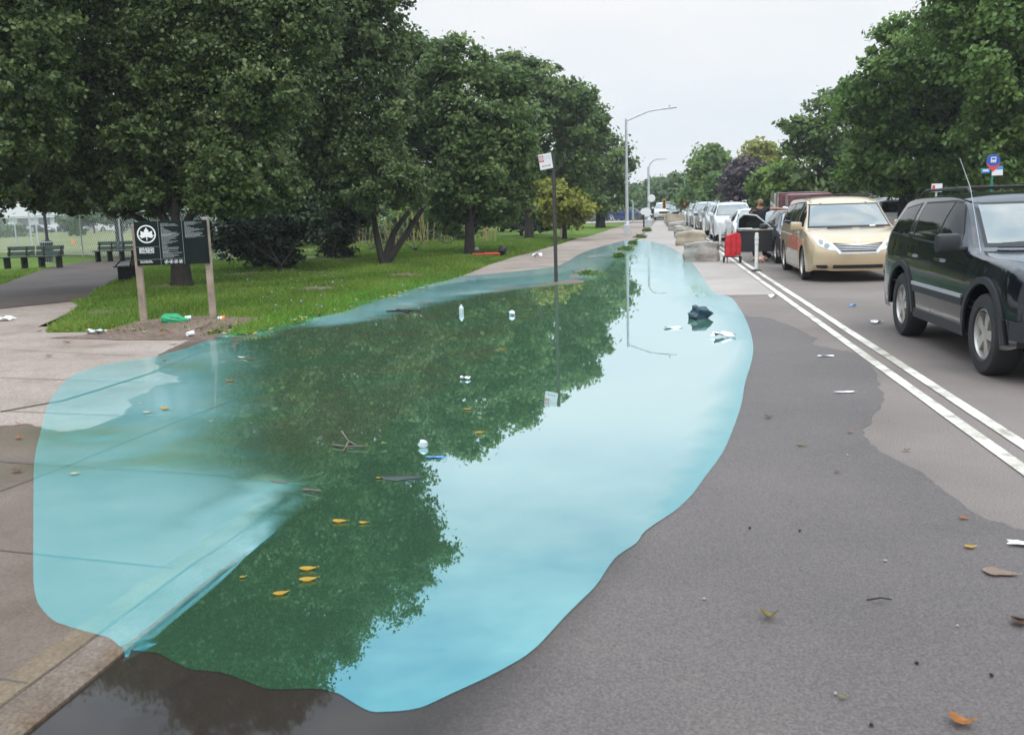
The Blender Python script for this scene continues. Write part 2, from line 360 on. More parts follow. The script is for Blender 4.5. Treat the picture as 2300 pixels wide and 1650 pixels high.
# damp slabs
DW = DD([(-300, 935), (0, 938), (60, 934), (110, 946), (135, 951), (200, 943), (232, 930), (268, 917), (292, 892), (282, 880), (325, 866), (342, 850), (398, 842), (394, 828), (352, 820), (345, 795), (352, 782), (385, 765), (430, 746), (520, 741)], .05)
DW = rough(DW, .014, 5, 9)[:-5] + [(x - .1, y + .1) for x, y in XY(GP) if 12.2 < y < 22 and x > -5.9] + DD([(1060, 622), (1180, 615), (1300, 595)])
DW = DW + [(kx(y) - .002, y) for y in [yv for yv in yy if 1 < yv < 21][::-1]] + [(-9, 1.0)]
SILT = [(D(x, y), rx, ry, k) for x, y, rx, ry, k in ((200, 975, .75, .28, .8), (330, 960, .5, .3, .4), (400, 1025, .75, .25, .8), (500, 985, .5, .3, .9), (560, 940, .4, .5, .9), (560, 1010, .35, .3, 1), (610, 860, .35, .8, 1), (640, 1010, .3, .3, 1), (450, 815, .9, .35, .7), (560, 830, .5, .5, .8), (330, 800, .6, .4, .3), (620, 1060, .3, .15, 1), (110, 1045, .5, .12, .6), (300, 870, .3, .3, .2))]
def silt(Q):
    v = np.zeros(len(Q))
    for c, rx, ry, k in SILT: v = np.maximum(v, k * np.exp(-((Q[:, 0] - c.x) / rx) ** 2 - ((Q[:, 1] - c.y) / ry) ** 2 * .5))
    return v
dmw = M['dampwalk'].node_tree; bs_ = dmw.nodes['Principled BSDF']; lk = bs_.inputs['Base Color'].links[0].from_socket
as_ = N(dmw, 'ShaderNodeAttribute'); as_.attribute_name = 'silt'; sn = N(dmw, 'ShaderNodeTexNoise', Scale=3.0, Detail=6.0); gs_ = N(dmw, 'ShaderNodeNewGeometry'); dmw.links.new(gs_.outputs[0], sn.inputs[0])
sm = N(dmw, 'ShaderNodeMath', operation='MULTIPLY'); dmw.links.new(as_.outputs['Fac'], sm.inputs[0]); sr = N(dmw, 'ShaderNodeMapRange'); sr.inputs['From Min'].default_value = .2; sr.inputs['From Max'].default_value = .45; dmw.links.new(sn.outputs[0], sr.inputs['Value']); dmw.links.new(sr.outputs[0], sm.inputs[1])
sx_ = N(dmw, 'ShaderNodeMix'); sx_.data_type = 'RGBA'; dmw.links.new(sm.outputs[0], sx_.inputs[0]); dmw.links.new(lk, sx_.inputs[6]); sx_.inputs[7].default_value = (.055, .048, .010, 1); dmw.links.new(sx_.outputs[2], bs_.inputs['Base Color'])
sheet('damp_pavement', DW, M['dampwalk'], lambda Q: Hs(Q) + .0042, step=.03, attr={'silt': silt})
# joints between the slabs
def strips(name, segs, z, mat_, parent=None, zoff=.0):
    g = MB()
    for pts, wd in segs:
        pts = [Vector(p) for p in pts]; full = []
        for a, b in zip(pts, pts[1:]):
            n = max(2, int((b - a).length / .3)); full += [a.lerp(b, k / n) for k in range(n)]
        full.append(pts[-1]); prev = None
        for i, p in enumerate(full):
            t = (full[min(i + 1, len(full) - 1)] - full[max(0, i - 1)]).normalized(); nn = Vector((-t.y, t.x)) * wd / 2
            zz = z if z is not None else H1(p.x, p.y) + zoff
            cur = [g.bm.verts.new((p.x - nn.x, p.y - nn.y, zz)), g.bm.verts.new((p.x + nn.x, p.y + nn.y, zz))]
            if prev: g.bm.faces.new((prev[0], cur[0], cur[1], prev[1]))
            prev = cur
    return g.build(name, mat_, parent)
JN = [([(0, 910), (140, 885), (232, 857), (330, 826), (430, 785), (560, 745), (640, 728)], .035), ([(-200, 1160), (0, 1085), (150, 1030), (260, 985), (408, 927), (672, 818), (900, 735), (1180, 636)], .03),
      ([(-200, 902), (0, 908), (790, 940), (960, 948)], .012), ([(-200, 1014), (0, 1020), (676, 1063)], .035), ([(-200, 1195), (0, 1216), (385, 1256)], .014),
      ([(-200, 832), (0, 835), (300, 845), (790, 858)], .012), ([(300, 787), (0, 772), (-100, 768)], .01), ([(600, 782), (900, 792)], .01), ([(-200, 1480), (0, 1500), (60, 1510)], .012)]
j = strips('pavement_joint', [(DD(p, .04), wd) for p, wd in JN], None, M['joint'], zoff=.0068); j['kind'] = 'structure'
fj = []
y = 19.0
while y < 60: fj.append(([(kx(y) - .02, y), (kx(y) - 2.9, y + .05)], .03)); y += 1.52 * (1 if y < 30 else 2)
j = strips('far_pavement_joint', fj, None, M['joint'], zoff=.0030); j['kind'] = 'structure'
# lawn, path, soil, field
LAWN = GRASS + [(-1.8, 150), (-170, 150), (-170, 22)] + DD([(-400, 690)]) + DD([(0, 674), (150, 668), (178, 680), (140, 706), (108, 732)])
LAWNPOLY = LAWN
PATH = DD([(-400, 700), (0, 684), (160, 668), (200, 655), (246, 627), (300, 594), (345, 573), (310, 567), (200, 578), (110, 592), (0, 632), (-400, 655)], .03)
PATHR = rough(PATH, .01, 3, 8)
def lawnz(Q):
    u = np.clip(np.minimum(sdist(LAWNPOLY, Q), -sdist(PATHR, Q)) - .1, 0, 1.5) / 1.5
    return .0335 + u * (.035 + .02 * np.sin(Q[:, 0] * 1.7 + np.sin(Q[:, 1] * .9)) * np.sin(Q[:, 1] * 1.1))
sheet('lawn', LAWN, M['lawn'], lawnz, step=.06, y0=10)
def lz(x, y): return float(lawnz(np.array([(x, y)]))[0])
sheet('park_path', PATHR, M['path'], flat(.042), grid=False, smooth=False)
DIRT = rough(DD([(98, 745), (180, 739), (240, 727), (300, 712), (372, 704), (470, 700), (560, 703), (590, 700), (560, 716), (520, 728), (470, 748), (300, 749)], .06), .02, 5, 12)
sheet('bare_soil', DIRT, M['dirt'], lambda Q: lawnz(Q) + .003, step=.03, y0=9)
PATCHES = []
for i, (x, y, rx, ry) in enumerate(((403, 634, .9, .7), (620, 606, 2.2, .9), (745, 576, 1.6, .9), (850, 588, .8, .6), (1040, 565, 1.0, .8), (520, 640, .5, .4), (250, 690, .6, .35), (700, 640, .5, .5), (900, 610, .7, .5))):
    q = D(x, y, .06); rr = random.Random(i); pp = [(q.x + rx * math.cos(a) * rr.uniform(.6, 1.1), q.y + ry * math.sin(a) * rr.uniform(.6, 1.1)) for a in np.linspace(0, 2 * math.pi, 22, endpoint=False)]; PATCHES.append(pp)
    sheet('bare_soil', pp, M['dirt'], lambda Q: lawnz(Q) + .006, step=.02, y0=9)
sheet('ball_field', [(-11, 30.5), (-60, 64), (-150, 125), (-150, 160), (-30, 135)], M['field'], flat(.11), grid=False, smooth=False)
sheet('far_street', [(-160, 148), (-160, 175), (120, 175), (120, 135), (-40, 135)], M['asphalt'], flat(.13), grid=False, smooth=False)
# far side pavement and verge
g = MB(); g.box((10.4, 65, .03), (.2, 131, .2)); tag(g.build('far_kerb', M['kerb']), kind='structure')
g = MB(); g.box((12.2, 65, .02), (3.4, 131, .2)); tag(g.build('far_pavement', M['walk']), kind='structure')
g = MB(); g.box((54, 65, .0), (80.2, 131, .25)); tag(g.build('far_verge', M['lawn']), kind='structure')
# painted double line
def line_strip(x0, x1, ya, yb, z): return [(x0, ya), (x1, ya), (x1, yb), (x0, yb)]
for i, (x0, x1) in enumerate(((2.19, 2.29), (2.41, 2.51))):
    L = [(x0, yv) for yv in np.arange(1, 110, 1.3)]; rr = random.Random(i)
    poly = [(x0 + rr.uniform(-.004, .004), yv) for x0_, yv in L] + [(x1 + rr.uniform(-.004, .004), yv) for _, yv in L[::-1]]
    o = sheet('lane_line', poly, M['line'], flat(.0085), grid=False, smooth=False)
# ================================================================ water
OVER = [(75, 1070), (80, 1015), (90, 970), (100, 925), (115, 890), (135, 862), (160, 840), (195, 825), (230, 815), (280, 806), (330, 800), (375, 788), (420, 775), (480, 751), (540, 725), (595, 706), (650, 690), (725, 668), (800, 650), (865, 636), (930, 625), (990, 617), (1050, 612), (1115, 607), (1180, 600), (1240, 590), (1290, 562), (1350, 543), (1385, 535), (1420, 533), (1450, 537), (1480, 546), (1505, 560), (1530, 580), (1550, 605), (1570, 635), (1590, 653), (1620, 660), (1645, 695), (1660, 730), (1668, 765), (1665, 800), (1650, 850), (1640, 905), (1610, 985), (1590, 1020), (1560, 1060), (1535, 1095), (1510, 1120), (1490, 1137), (1430, 1178), (1410, 1205), (1370, 1232), (1350, 1255), (1320, 1300), (1285, 1335), (1250, 1370), (1200, 1425), (1175, 1447), (1150, 1465), (1080, 1503), (1000, 1540), (940, 1568), (900, 1577), (860, 1580), (825, 1580), (800, 1570), (775, 1555), (750, 1540), (720, 1532), (690, 1529), (600, 1530), (565, 1520), (540, 1510), (490, 1493), (455, 1489), (420, 1485), (370, 1460), (350, 1450), (330, 1447), (290, 1443), (275, 1438), (260, 1427), (240, 1412), (200, 1401), (130, 1380), (105, 1362), (90, 1345), (80, 1325), (74, 1280), (74, 1180)]
def smooth_poly(pts, n=3):
    o = []; m = len(pts)
    for i in range(m):
        p0, p1, p2, p3 = (Vector(pts[(i + k - 1) % m]) for k in range(4))
        for k in range(n):
            t = k / n; o.append(tuple(.5 * ((2 * p1) + (p2 - p0) * t + (2 * p0 - 5 * p1 + 4 * p2 - p3) * t * t + (3 * p1 - p0 - 3 * p2 + p3) * t ** 3)))
    return o
OVW = []
for x, y in smooth_poly(OVER, 3):
    p = D(x, y); s = kx(p.y) + KW - p.x
    if s > .0 and p.y < 5.5: p = D(x, y, .036)
    OVW.append((p.x, p.y))
MIRR = DD([(1372, 566), (1408, 563), (1418, 590), (1471, 620), (1532, 658), (1575, 690), (1611, 717), (1645, 750), (1650, 775), (1644, 796), (1617, 857), (1590, 925), (1557, 1000), (1518, 1055), (1490, 1110), (1400, 1300), (1200, 1600), (1100, 1800)]) + [(kx(1) + KW, 1.0)] + [(kx(yv) + KW, yv) for yv in (2, 3, 4, 4.45)] + [(kx(5.0) + .075, 5.0), (kx(5.4), 5.4)] + FLOOD[1:18]
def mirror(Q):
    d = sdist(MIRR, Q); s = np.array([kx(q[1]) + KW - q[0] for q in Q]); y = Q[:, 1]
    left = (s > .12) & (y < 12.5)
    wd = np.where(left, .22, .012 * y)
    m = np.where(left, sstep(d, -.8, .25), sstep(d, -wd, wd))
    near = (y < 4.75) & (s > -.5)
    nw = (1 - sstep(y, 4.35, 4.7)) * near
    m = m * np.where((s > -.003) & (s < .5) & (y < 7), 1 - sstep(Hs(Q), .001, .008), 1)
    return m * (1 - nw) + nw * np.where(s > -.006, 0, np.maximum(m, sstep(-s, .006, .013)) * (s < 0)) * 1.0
cy = bpy.data.materials.new('puddle with overlay tint'); cy.use_nodes = True; nt = cy.node_tree; nt.nodes.clear()
o_ = N(nt, 'ShaderNodeOutputMaterial'); at = N(nt, 'ShaderNodeAttribute'); at.attribute_name = 'deep'
tr = N(nt, 'ShaderNodeBsdfTransparent'); tr.inputs[0].default_value = (1, 1, 1, 1)
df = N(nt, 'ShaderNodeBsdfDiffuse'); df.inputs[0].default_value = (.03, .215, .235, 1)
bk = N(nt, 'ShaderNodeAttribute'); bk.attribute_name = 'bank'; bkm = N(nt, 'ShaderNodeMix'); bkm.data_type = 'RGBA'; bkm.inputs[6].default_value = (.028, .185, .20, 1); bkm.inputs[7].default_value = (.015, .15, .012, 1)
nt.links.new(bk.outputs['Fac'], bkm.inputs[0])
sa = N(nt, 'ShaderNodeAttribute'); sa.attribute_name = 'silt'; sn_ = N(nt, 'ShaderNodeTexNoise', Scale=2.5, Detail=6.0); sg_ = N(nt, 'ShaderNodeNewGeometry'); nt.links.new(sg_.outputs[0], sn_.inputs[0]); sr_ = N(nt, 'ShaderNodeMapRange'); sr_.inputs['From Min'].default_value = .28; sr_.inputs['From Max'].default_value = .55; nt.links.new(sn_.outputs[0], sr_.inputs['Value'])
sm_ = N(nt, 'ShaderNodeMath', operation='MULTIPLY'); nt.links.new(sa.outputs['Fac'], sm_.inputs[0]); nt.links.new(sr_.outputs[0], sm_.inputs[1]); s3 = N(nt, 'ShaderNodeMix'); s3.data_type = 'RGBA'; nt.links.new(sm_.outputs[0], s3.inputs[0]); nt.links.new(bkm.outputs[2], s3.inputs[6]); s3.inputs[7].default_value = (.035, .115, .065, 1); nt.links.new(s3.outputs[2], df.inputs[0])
sh = N(nt, 'ShaderNodeAddShader'); nt.links.new(tr.outputs[0], sh.inputs[0]); nt.links.new(df.outputs[0], sh.inputs[1])
gs = N(nt, 'ShaderNodeBsdfGlossy'); gs.inputs[1].default_value = .12; gs.inputs[0].default_value = (.8, .95, 1, 1)
fr = N(nt, 'ShaderNodeFresnel'); fr.inputs[0].default_value = 1.2
sh2 = N(nt, 'ShaderNodeMixShader'); nt.links.new(fr.outputs[0], sh2.inputs[0]); nt.links.new(sh.outputs[0], sh2.inputs[1]); nt.links.new(gs.outputs[0], sh2.inputs[2])
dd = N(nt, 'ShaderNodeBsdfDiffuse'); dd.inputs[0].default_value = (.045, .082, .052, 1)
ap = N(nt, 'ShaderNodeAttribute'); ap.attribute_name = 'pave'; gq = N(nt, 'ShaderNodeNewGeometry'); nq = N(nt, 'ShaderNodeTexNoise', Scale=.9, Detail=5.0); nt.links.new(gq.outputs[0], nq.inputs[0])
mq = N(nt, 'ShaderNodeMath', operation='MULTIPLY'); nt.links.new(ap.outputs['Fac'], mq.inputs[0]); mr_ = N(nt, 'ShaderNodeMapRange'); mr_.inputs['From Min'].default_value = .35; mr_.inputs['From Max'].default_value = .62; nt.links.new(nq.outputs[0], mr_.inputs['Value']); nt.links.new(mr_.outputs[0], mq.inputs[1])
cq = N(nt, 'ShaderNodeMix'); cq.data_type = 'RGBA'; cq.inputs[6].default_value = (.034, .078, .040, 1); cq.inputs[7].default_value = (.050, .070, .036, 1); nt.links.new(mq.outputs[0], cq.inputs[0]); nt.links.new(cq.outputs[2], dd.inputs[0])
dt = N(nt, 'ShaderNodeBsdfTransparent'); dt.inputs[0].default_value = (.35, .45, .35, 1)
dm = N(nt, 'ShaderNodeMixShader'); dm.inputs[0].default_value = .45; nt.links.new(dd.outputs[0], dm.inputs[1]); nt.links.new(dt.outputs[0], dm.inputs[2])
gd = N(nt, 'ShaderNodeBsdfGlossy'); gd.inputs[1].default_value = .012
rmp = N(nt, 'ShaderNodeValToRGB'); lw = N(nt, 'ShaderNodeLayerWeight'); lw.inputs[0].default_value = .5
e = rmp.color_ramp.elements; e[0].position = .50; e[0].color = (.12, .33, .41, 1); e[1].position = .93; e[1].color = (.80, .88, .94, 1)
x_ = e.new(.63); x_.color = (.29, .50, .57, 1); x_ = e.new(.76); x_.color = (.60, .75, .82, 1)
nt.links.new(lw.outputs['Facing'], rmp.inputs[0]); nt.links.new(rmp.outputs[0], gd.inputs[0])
tcw = N(nt, 'ShaderNodeNewGeometry'); nw = N(nt, 'ShaderNodeTexNoise', Scale=3.5, Detail=3.0); nt.links.new(tcw.outputs[0], nw.inputs[0])
bw = N(nt, 'ShaderNodeBump', Strength=.015, Distance=.01); nt.links.new(nw.outputs[0], bw.inputs['Height']); nt.links.new(bw.outputs[0], gd.inputs['Normal'])
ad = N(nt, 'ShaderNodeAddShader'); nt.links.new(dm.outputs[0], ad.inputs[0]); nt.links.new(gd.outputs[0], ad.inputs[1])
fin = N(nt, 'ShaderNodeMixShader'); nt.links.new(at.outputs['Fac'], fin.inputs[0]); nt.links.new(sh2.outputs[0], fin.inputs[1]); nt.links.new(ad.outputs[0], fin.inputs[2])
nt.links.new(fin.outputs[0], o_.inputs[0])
def filmz(Q):
    s = np.array([kx(q[1]) + KW - q[0] for q in Q]); return np.where(s > -.003, Hs(Q), 0) + .0088
# keep the water a hair above the rim of the lawn where the two meet
def filmz2(Q):
    z = filmz(Q); g_ = sdist(LAWNPOLY, Q); return np.where(g_ > -.05, np.maximum(z, lawnz(Q) + .012), z)
sheet('puddle', OVW, cy, filmz2, lines=[kerb_out, kerb_out2, kerb_out3, kerb_in], step=.028, y0=1.5, attr={'deep': mirror, 'silt': silt, 'bank': lambda Q: sstep(sdist(LAWNPOLY, Q), -.06, .04), 'pave': lambda Q: np.array([1.0 if kx(q[1]) - q[0] > 0 else 0.0 for q in Q])})  # puddle film in the cyan and outline of a drawn overlay, even over dry slabs
# murky water and wet film outside the blue pool
WAT = [(kx(yv) + KW, yv) for yv in (1.0, 2, 3, 4, 5, 6)] + DD([(1300, 900), (1540, 1060), (1500, 1125), (1450, 1180), (1400, 1290), (1330, 1400), (1260, 1500), (1190, 1600), (1100, 1760), (900, 1900)]) + [(0, 1.0)]
mk = bpy.data.materials.new('murky water'); mk.use_nodes = True; nt = mk.node_tree; b = nt.nodes['Principled BSDF']; o_ = nt.nodes['Material Output']
b.inputs['Base Color'].default_value = (.030, .024, .020, 1); b.inputs['Roughness'].default_value = .03; b.inputs['IOR'].default_value = 1.36
at = N(nt, 'ShaderNodeAttribute'); at.attribute_name = 'deep'; tr = N(nt, 'ShaderNodeBsdfTransparent'); mxs = N(nt, 'ShaderNodeMixShader')
nt.links.new(at.outputs['Fac'], mxs.inputs[0]); nt.links.new(tr.outputs[0], mxs.inputs[1]); nt.links.new(b.outputs[0], mxs.inputs[2]); nt.links.new(mxs.outputs[0], o_.inputs[0])
WATS = [p for p in WAT]
def wdeep(Q):
    d = sdist(WATS, Q); s = np.array([q[0] - kx(q[1]) - KW for q in Q]); return np.where(s < .35, 1, sstep(d, 0, .55) * .93)
sheet('water', WAT, mk, flat(.0064), step=.04, attr={'deep': wdeep})

sheet('cross_street', [(-45, 92), (-45, 112), (.0, 112), (-.3, 92)], M['newroad'], flat(.10), grid=False, smooth=False)
# ================================================================ trees
LM = {}
LM['dark'] = leaf_mat('dark leaves', (.038, .064, .018), (.125, .185, .055), (.29, .35, .15), .38, .4)
LM['mid'] = leaf_mat('mid green leaves', (.055, .115, .022), (.145, .245, .055), (.28, .39, .11), .45)
LM['deep'] = leaf_mat('deep green leaves', (.045, .088, .020), (.13, .205, .055), (.27, .35, .13), .38)
LM['bright'] = leaf_mat('bright leaves', (.06, .11, .015), (.15, .25, .035), (.26, .36, .06), .42)
LM['yellow'] = leaf_mat('yellowish leaves', (.11, .13, .015), (.27, .28, .035), (.42, .40, .06), .4)
LM['purple'] = leaf_mat('purple leaves', (.035, .022, .028), (.08, .05, .06), (.13, .09, .10), .25)
LM['shrub'] = leaf_mat('shrub leaves', (.012, .024, .010), (.032, .058, .022), (.08, .12, .045), .2)
LM['hedge'] = leaf_mat('light thicket leaves', (.05, .10, .012), (.12, .20, .03), (.22, .28, .05), .4)
LM['far'] = leaf_mat('far leaves', (.05, .10, .035), (.11, .18, .06), (.19, .26, .10), .38)
def leaves(rng, cen, rad, size, cover=2.4, clump=.32, squash=.85, fill=.25, droop=0, tone=(0, 1)):
    """leaf kites gathered in clumps through an ellipsoid; returns verts, faces, tone"""
    area = 4 * math.pi * rad * rad
    nl = int(area * cover / (size * size * .42)); cr_ = max(rad * clump, size * 2.2)
    per = 60; nc = max(6, nl // per)
    dirs = rng.normal(size=(nc, 3)); dirs /= np.linalg.norm(dirs, axis=1)[:, None]
    rr = rad * np.where(rng.random(nc) < fill, rng.uniform(.15, .7, nc), rng.uniform(.72, 1.04, nc))
    cc = dirs * rr[:, None]; cc[:, 2] *= squash
    ct = np.clip(rng.normal(.42, .16, nc), 0, 1)
    n = nc * per; ci = np.repeat(np.arange(nc), per)
    off = rng.normal(size=(n, 3)) * cr_ * rng.uniform(.25, .62, nc)[ci][:, None]; off[:, 2] = off[:, 2] * .62 - droop * (off[:, 0] ** 2 + off[:, 1] ** 2)
    p = cc[ci] + off
    tn = np.clip(ct[ci] + rng.normal(0, .16, n) + off[:, 2] / cr_ * .10, tone[0], tone[1])
    nrm = rng.normal(size=(n, 3)) + np.array([0, 0, .9]) + (p / rad) * .9; nrm /= np.linalg.norm(nrm, axis=1)[:, None]
    a = np.cross(nrm, rng.normal(size=(n, 3))); a /= np.linalg.norm(a, axis=1)[:, None]; b = np.cross(nrm, a)
    s = size * rng.uniform(.65, 1.25, n)[:, None]
    P0 = p - a * s * .55; P2 = p + a * s * .62; bend = nrm * s * .12
    V = np.stack([P0, p + b * s * .40 - bend, P2, p - b * s * .40 - bend], 1) + np.asarray(cen)
    return V.reshape(-1, 3), tn
def crown(name, lobes, size, mat_, parent, seed, org, cover=2.0, **kw):
    rng = np.random.default_rng(seed); VV = []; TT = []
    for c, r in lobes:
        v, t = leaves(rng, np.array(c) - np.array(org), r, size, cover, **kw); VV.append(v); TT.append(t)
    V = np.concatenate(VV); T = np.concatenate(TT)
    o = link(name, np_mesh(name, V, np.arange(len(V)).reshape(-1, 4), T), mat_, parent); return o
def limb(g, rnd, a, b, r0, r1, wob=.06, n=7, seg=6):
    a, b = Vector(a), Vector(b); L = (b - a).length; pts = []; rs = []
    ox = Vector((rnd.uniform(-1, 1), rnd.uniform(-1, 1), 0)) * L * wob
    for i in range(seg + 1):
        t = i / seg; p = a.lerp(b, t) + ox * math.sin(math.pi * t) + Vector((0, 0, L * .05 * math.sin(math.pi * t))); pts.append(p); rs.append(r0 + (r1 - r0) * t ** .8)
    g.tube(pts, rs, n); return pts
def tree(name, base, lobes, Y, label, cat='tree', leaf=None, mt='mid', trunk=.16, fork=.45, group=None, seed=1, stems=None, bark='bark', cover=1.9, spread=.55, minz=.6, fronts=(), **kw):
    """base: ground point; lobes: (view x, view y, radius px) at depth Y"""
    rnd = random.Random(seed); b = Vector((base[0], base[1], base[2] if len(base) > 2 else .05))
    root = empty(name, b, 0, label, cat, group)
    W = []
    for i, (x, y, r) in enumerate(lobes):
        rw = r * K / F * Y
        dy = rnd.uniform(-spread * 1.5, spread * .1) * rw + (0 if i % 4 else rw * .5)
        yy_ = Y + dy; c = atY(x, y, yy_); rw = r * K / F * yy_
        if c.z - rw * .8 < minz: c.z = max(c.z, minz + rw * .8 * .7)
        W.append((tuple(c), rw))
    for x, y, r in fronts:
        rw = r * K / F * Y; W.append((tuple(atY(x, y, Y - rw * 1.6 - .8)), rw))
    size = leaf or max(.085, Y * .0052)
    g = MB(); top = b + Vector((0, 0, 0)); zc = np.mean([c[2] for c, r in W]); H = (zc - b.z)
    fk = b + Vector((rnd.uniform(-.05, .05), 0, H * fork)); fl = trunk * 1.0
    if stems:
        ends = [Vector(s) for s in stems]
        for e in ends: limb(g, rnd, b + (e - b) * .0 + Vector((0, 0, -.1)), e, trunk, trunk * .62, .05, 9)
        srcs = ends
    else:
        g.tube([b - Vector((0, 0, .15)), b + Vector((0, 0, .12)), b.lerp(fk, .5) + Vector((rnd.uniform(-.04, .04), 0, 0)), fk], [trunk * 1.45, trunk * 1.1, trunk * .95, trunk * .9], 12)
        srcs = [fk]
    tb = g.build('trunk', M[bark], None, True, 60); tb.data.transform(Matrix.Translation(-b)); tb.parent = root
    g = MB()
    vis = sorted(W, key=lambda q: q[0][2]); nm = min(len(W), 5); anch = [vis[-1]]
    while len(anch) < nm: anch.append(max(W, key=lambda q: min((Vector(q[0]) - Vector(a[0])).length for a in anch)))
    mains = []
    for c, r in anch:
        s = min(srcs, key=lambda q: (q - Vector(c)).length); e = Vector(c); mains.append(limb(g, rnd, s - Vector((0, 0, trunk * .4)), e, trunk * .50, trunk * .10, .13, 7, 8))
    for c, r in W:
        if (c, r) not in anch:
            s = min((p for m_ in mains for p in m_[1:6]), key=lambda q: (q - Vector(c)).length + (1.5 if q.z > c[2] else 0)); pts = limb(g, rnd, s, c, trunk * .17, trunk * .04, .14, 5)
        else: pts = min(mains, key=lambda m_: (m_[-1] - Vector(c)).length)
        for k in range(5):
            p = pts[rnd.randint(3, 6)]; d = Vector((rnd.gauss(0, 1), rnd.gauss(0, 1), rnd.gauss(.4, .7))).normalized() * r * rnd.uniform(.5, .95)
            limb(g, rnd, p, Vector(c) * .4 + p * .6 + d, trunk * .09, trunk * .02, .1, 4, 4)
    lb = g.build('limbs', M[bark], None, True, 60); lb.data.transform(Matrix.Translation(-b)); lb.parent = root
    crown('crown', W, size, LM[mt], root, seed, b, cover, **kw)
    return root
def G(x, y): p = D(x, y, .08); return (p.x, p.y, .08)
b1 = G(403, 632)
tree('park_tree', b1, [(330, 400, 70), (460, 420, 60), (400, 420, 50), (550, 430, 60), (610, 420, 60), (480, 450, 35), (470, 350, 80), (300, 340, 90), (400, 330, 80), (380, 250, 90), (600, 380, 60), (430, 160, 90), (400, 60, 130), (100, 420, 60), (160, 440, 50), (60, 380, 70), (350, 450, 45), (270, 450, 40), (290, 130, 120), (500, 130, 120), (200, 250, 120), (330, 300, 105), (530, 300, 110), (120, 330, 90), (450, 375, 80), (380, 190, 100), (580, 190, 110), (130, 60, 150), (250, -60, 150), (430, -90, 150), (590, -40, 140), (380, -260, 170), (200, -280, 150), (560, -230, 150), (640, 60, 110), (500, 440, 45), (440, 430, 40), (540, 400, 55), (380, 400, 60), (300, 400, 60), (230, 400, 70), (300, -430, 120), (480, -400, 110)],
     22.6, 'nearest park tree, broad dark crown over the black park sign, trunk behind the sign', trunk=.23, fork=.27, mt='dark', seed=11, fronts=((470, 410, 60), (560, 440, 45), (300, 420, 50), (520, 360, 60), (180, 430, 45), (450, 455, 22)), leaf=.105, cover=2.2, group=None, fill=.2, clump=.26)
tree('park_tree', (-18.2, 19.0, .1), [(-60, 120, 190), (30, 40, 130), (60, 180, 110), (-20, 330, 100), (10, 420, 48), (-90, 400, 120), (80, 290, 80), (20, -160, 170), (-100, -120, 180)],
     19.0, 'park tree at the left edge of the photo with foliage hanging low beside the benches', trunk=.17, mt='dark', seed=12, leaf=.10, cover=1.7, clump=.26)
tree('park_tree', G(268, 556), [(240, 385, 80), (160, 380, 80), (110, 360, 80), (330, 400, 80), (400, 380, 60), (90, 430, 45), (200, 430, 50), (290, 440, 50), (60, 300, 80), (440, 430, 60)],
     40, 'park tree with a slim straight trunk behind the bench with two backrests by the fence', trunk=.2, mt='dark', seed=13, cover=1.6, leaf=.13)
b2 = G(850, 585)
tree('park_tree', b2, [(700, 420, 60), (800, 330, 80), (760, 60, 90), (860, 150, 60), (590, 330, 90), (780, 400, 60), (780, 150, 110), (800, 40, 110), (700, 60, 110), (700, 190, 110), (640, 280, 105), (740, 300, 95), (830, 250, 85), (640, 390, 85), (740, 400, 70), (850, 370, 75), (920, 400, 45), (800, -80, 120), (690, -100, 130), (880, 430, 35), (560, 420, 70), (740, -230, 120), (860, -120, 90)],
     30.5, 'multi-stemmed park tree, its dark stems fanning out of the lawn', trunk=.12, mt='dark', seed=14, fronts=((860, 400, 40), (800, 430, 40), (900, 400, 36), (930, 430, 26), (700, 440, 40)), leaf=.125, cover=1.5,
     stems=[atY(829, 440, 30.5), atY(905, 470, 30.7), atY(940, 455, 30.0), atY(870, 520, 31.2)], clump=.28)
tree('park_tree', G(1040, 562), [(940, 150, 75), (1010, 150, 75), (920, 250, 90), (1030, 260, 90), (960, 340, 85), (1080, 340, 75), (1060, 420, 62), (1110, 190, 60), (1000, 430, 60), (900, 110, 45), (1130, 270, 70), (1150, 370, 50), (1000, 380, 70), (1040, 440, 60), (960, 430, 50), (1100, 430, 55), (1060, 480, 42), (1000, 500, 28), (1105, 470, 40), (1140, 430, 45)],
     36.8, 'park tree with feathery mid green leaves and a thick ivy-clad trunk', trunk=.19, fork=.34, mt='deep', seed=15, fronts=((1040, 425, 42), (1000, 400, 45), (1075, 400, 45), (1030, 350, 50), (970, 430, 36), (1085, 450, 34), (1040, 465, 26)), cover=2.2, leaf=.16)
tree('park_tree', G(1172, 527), [(1100, 160, 45), (1130, 230, 55), (1320, 270, 30), (1100, 350, 50), (1220, 450, 40), (1270, 420, 42), (1140, 390, 50), (1140, 165, 52), (1190, 180, 55), (1235, 220, 55), (1275, 215, 45), (1180, 260, 65), (1240, 300, 65), (1290, 290, 45), (1160, 350, 60), (1220, 380, 55), (1280, 360, 50), (1170, 430, 45), (1120, 420, 40), (1190, 470, 28), (1150, 470, 26)],
     54, 'tall park tree with a short slim trunk left of the brown sign pole', trunk=.24, mt='deep', seed=16, fronts=((1165, 440, 30), (1200, 430, 30), (1140, 440, 30), (1175, 475, 20)), cover=1.9, leaf=.22)
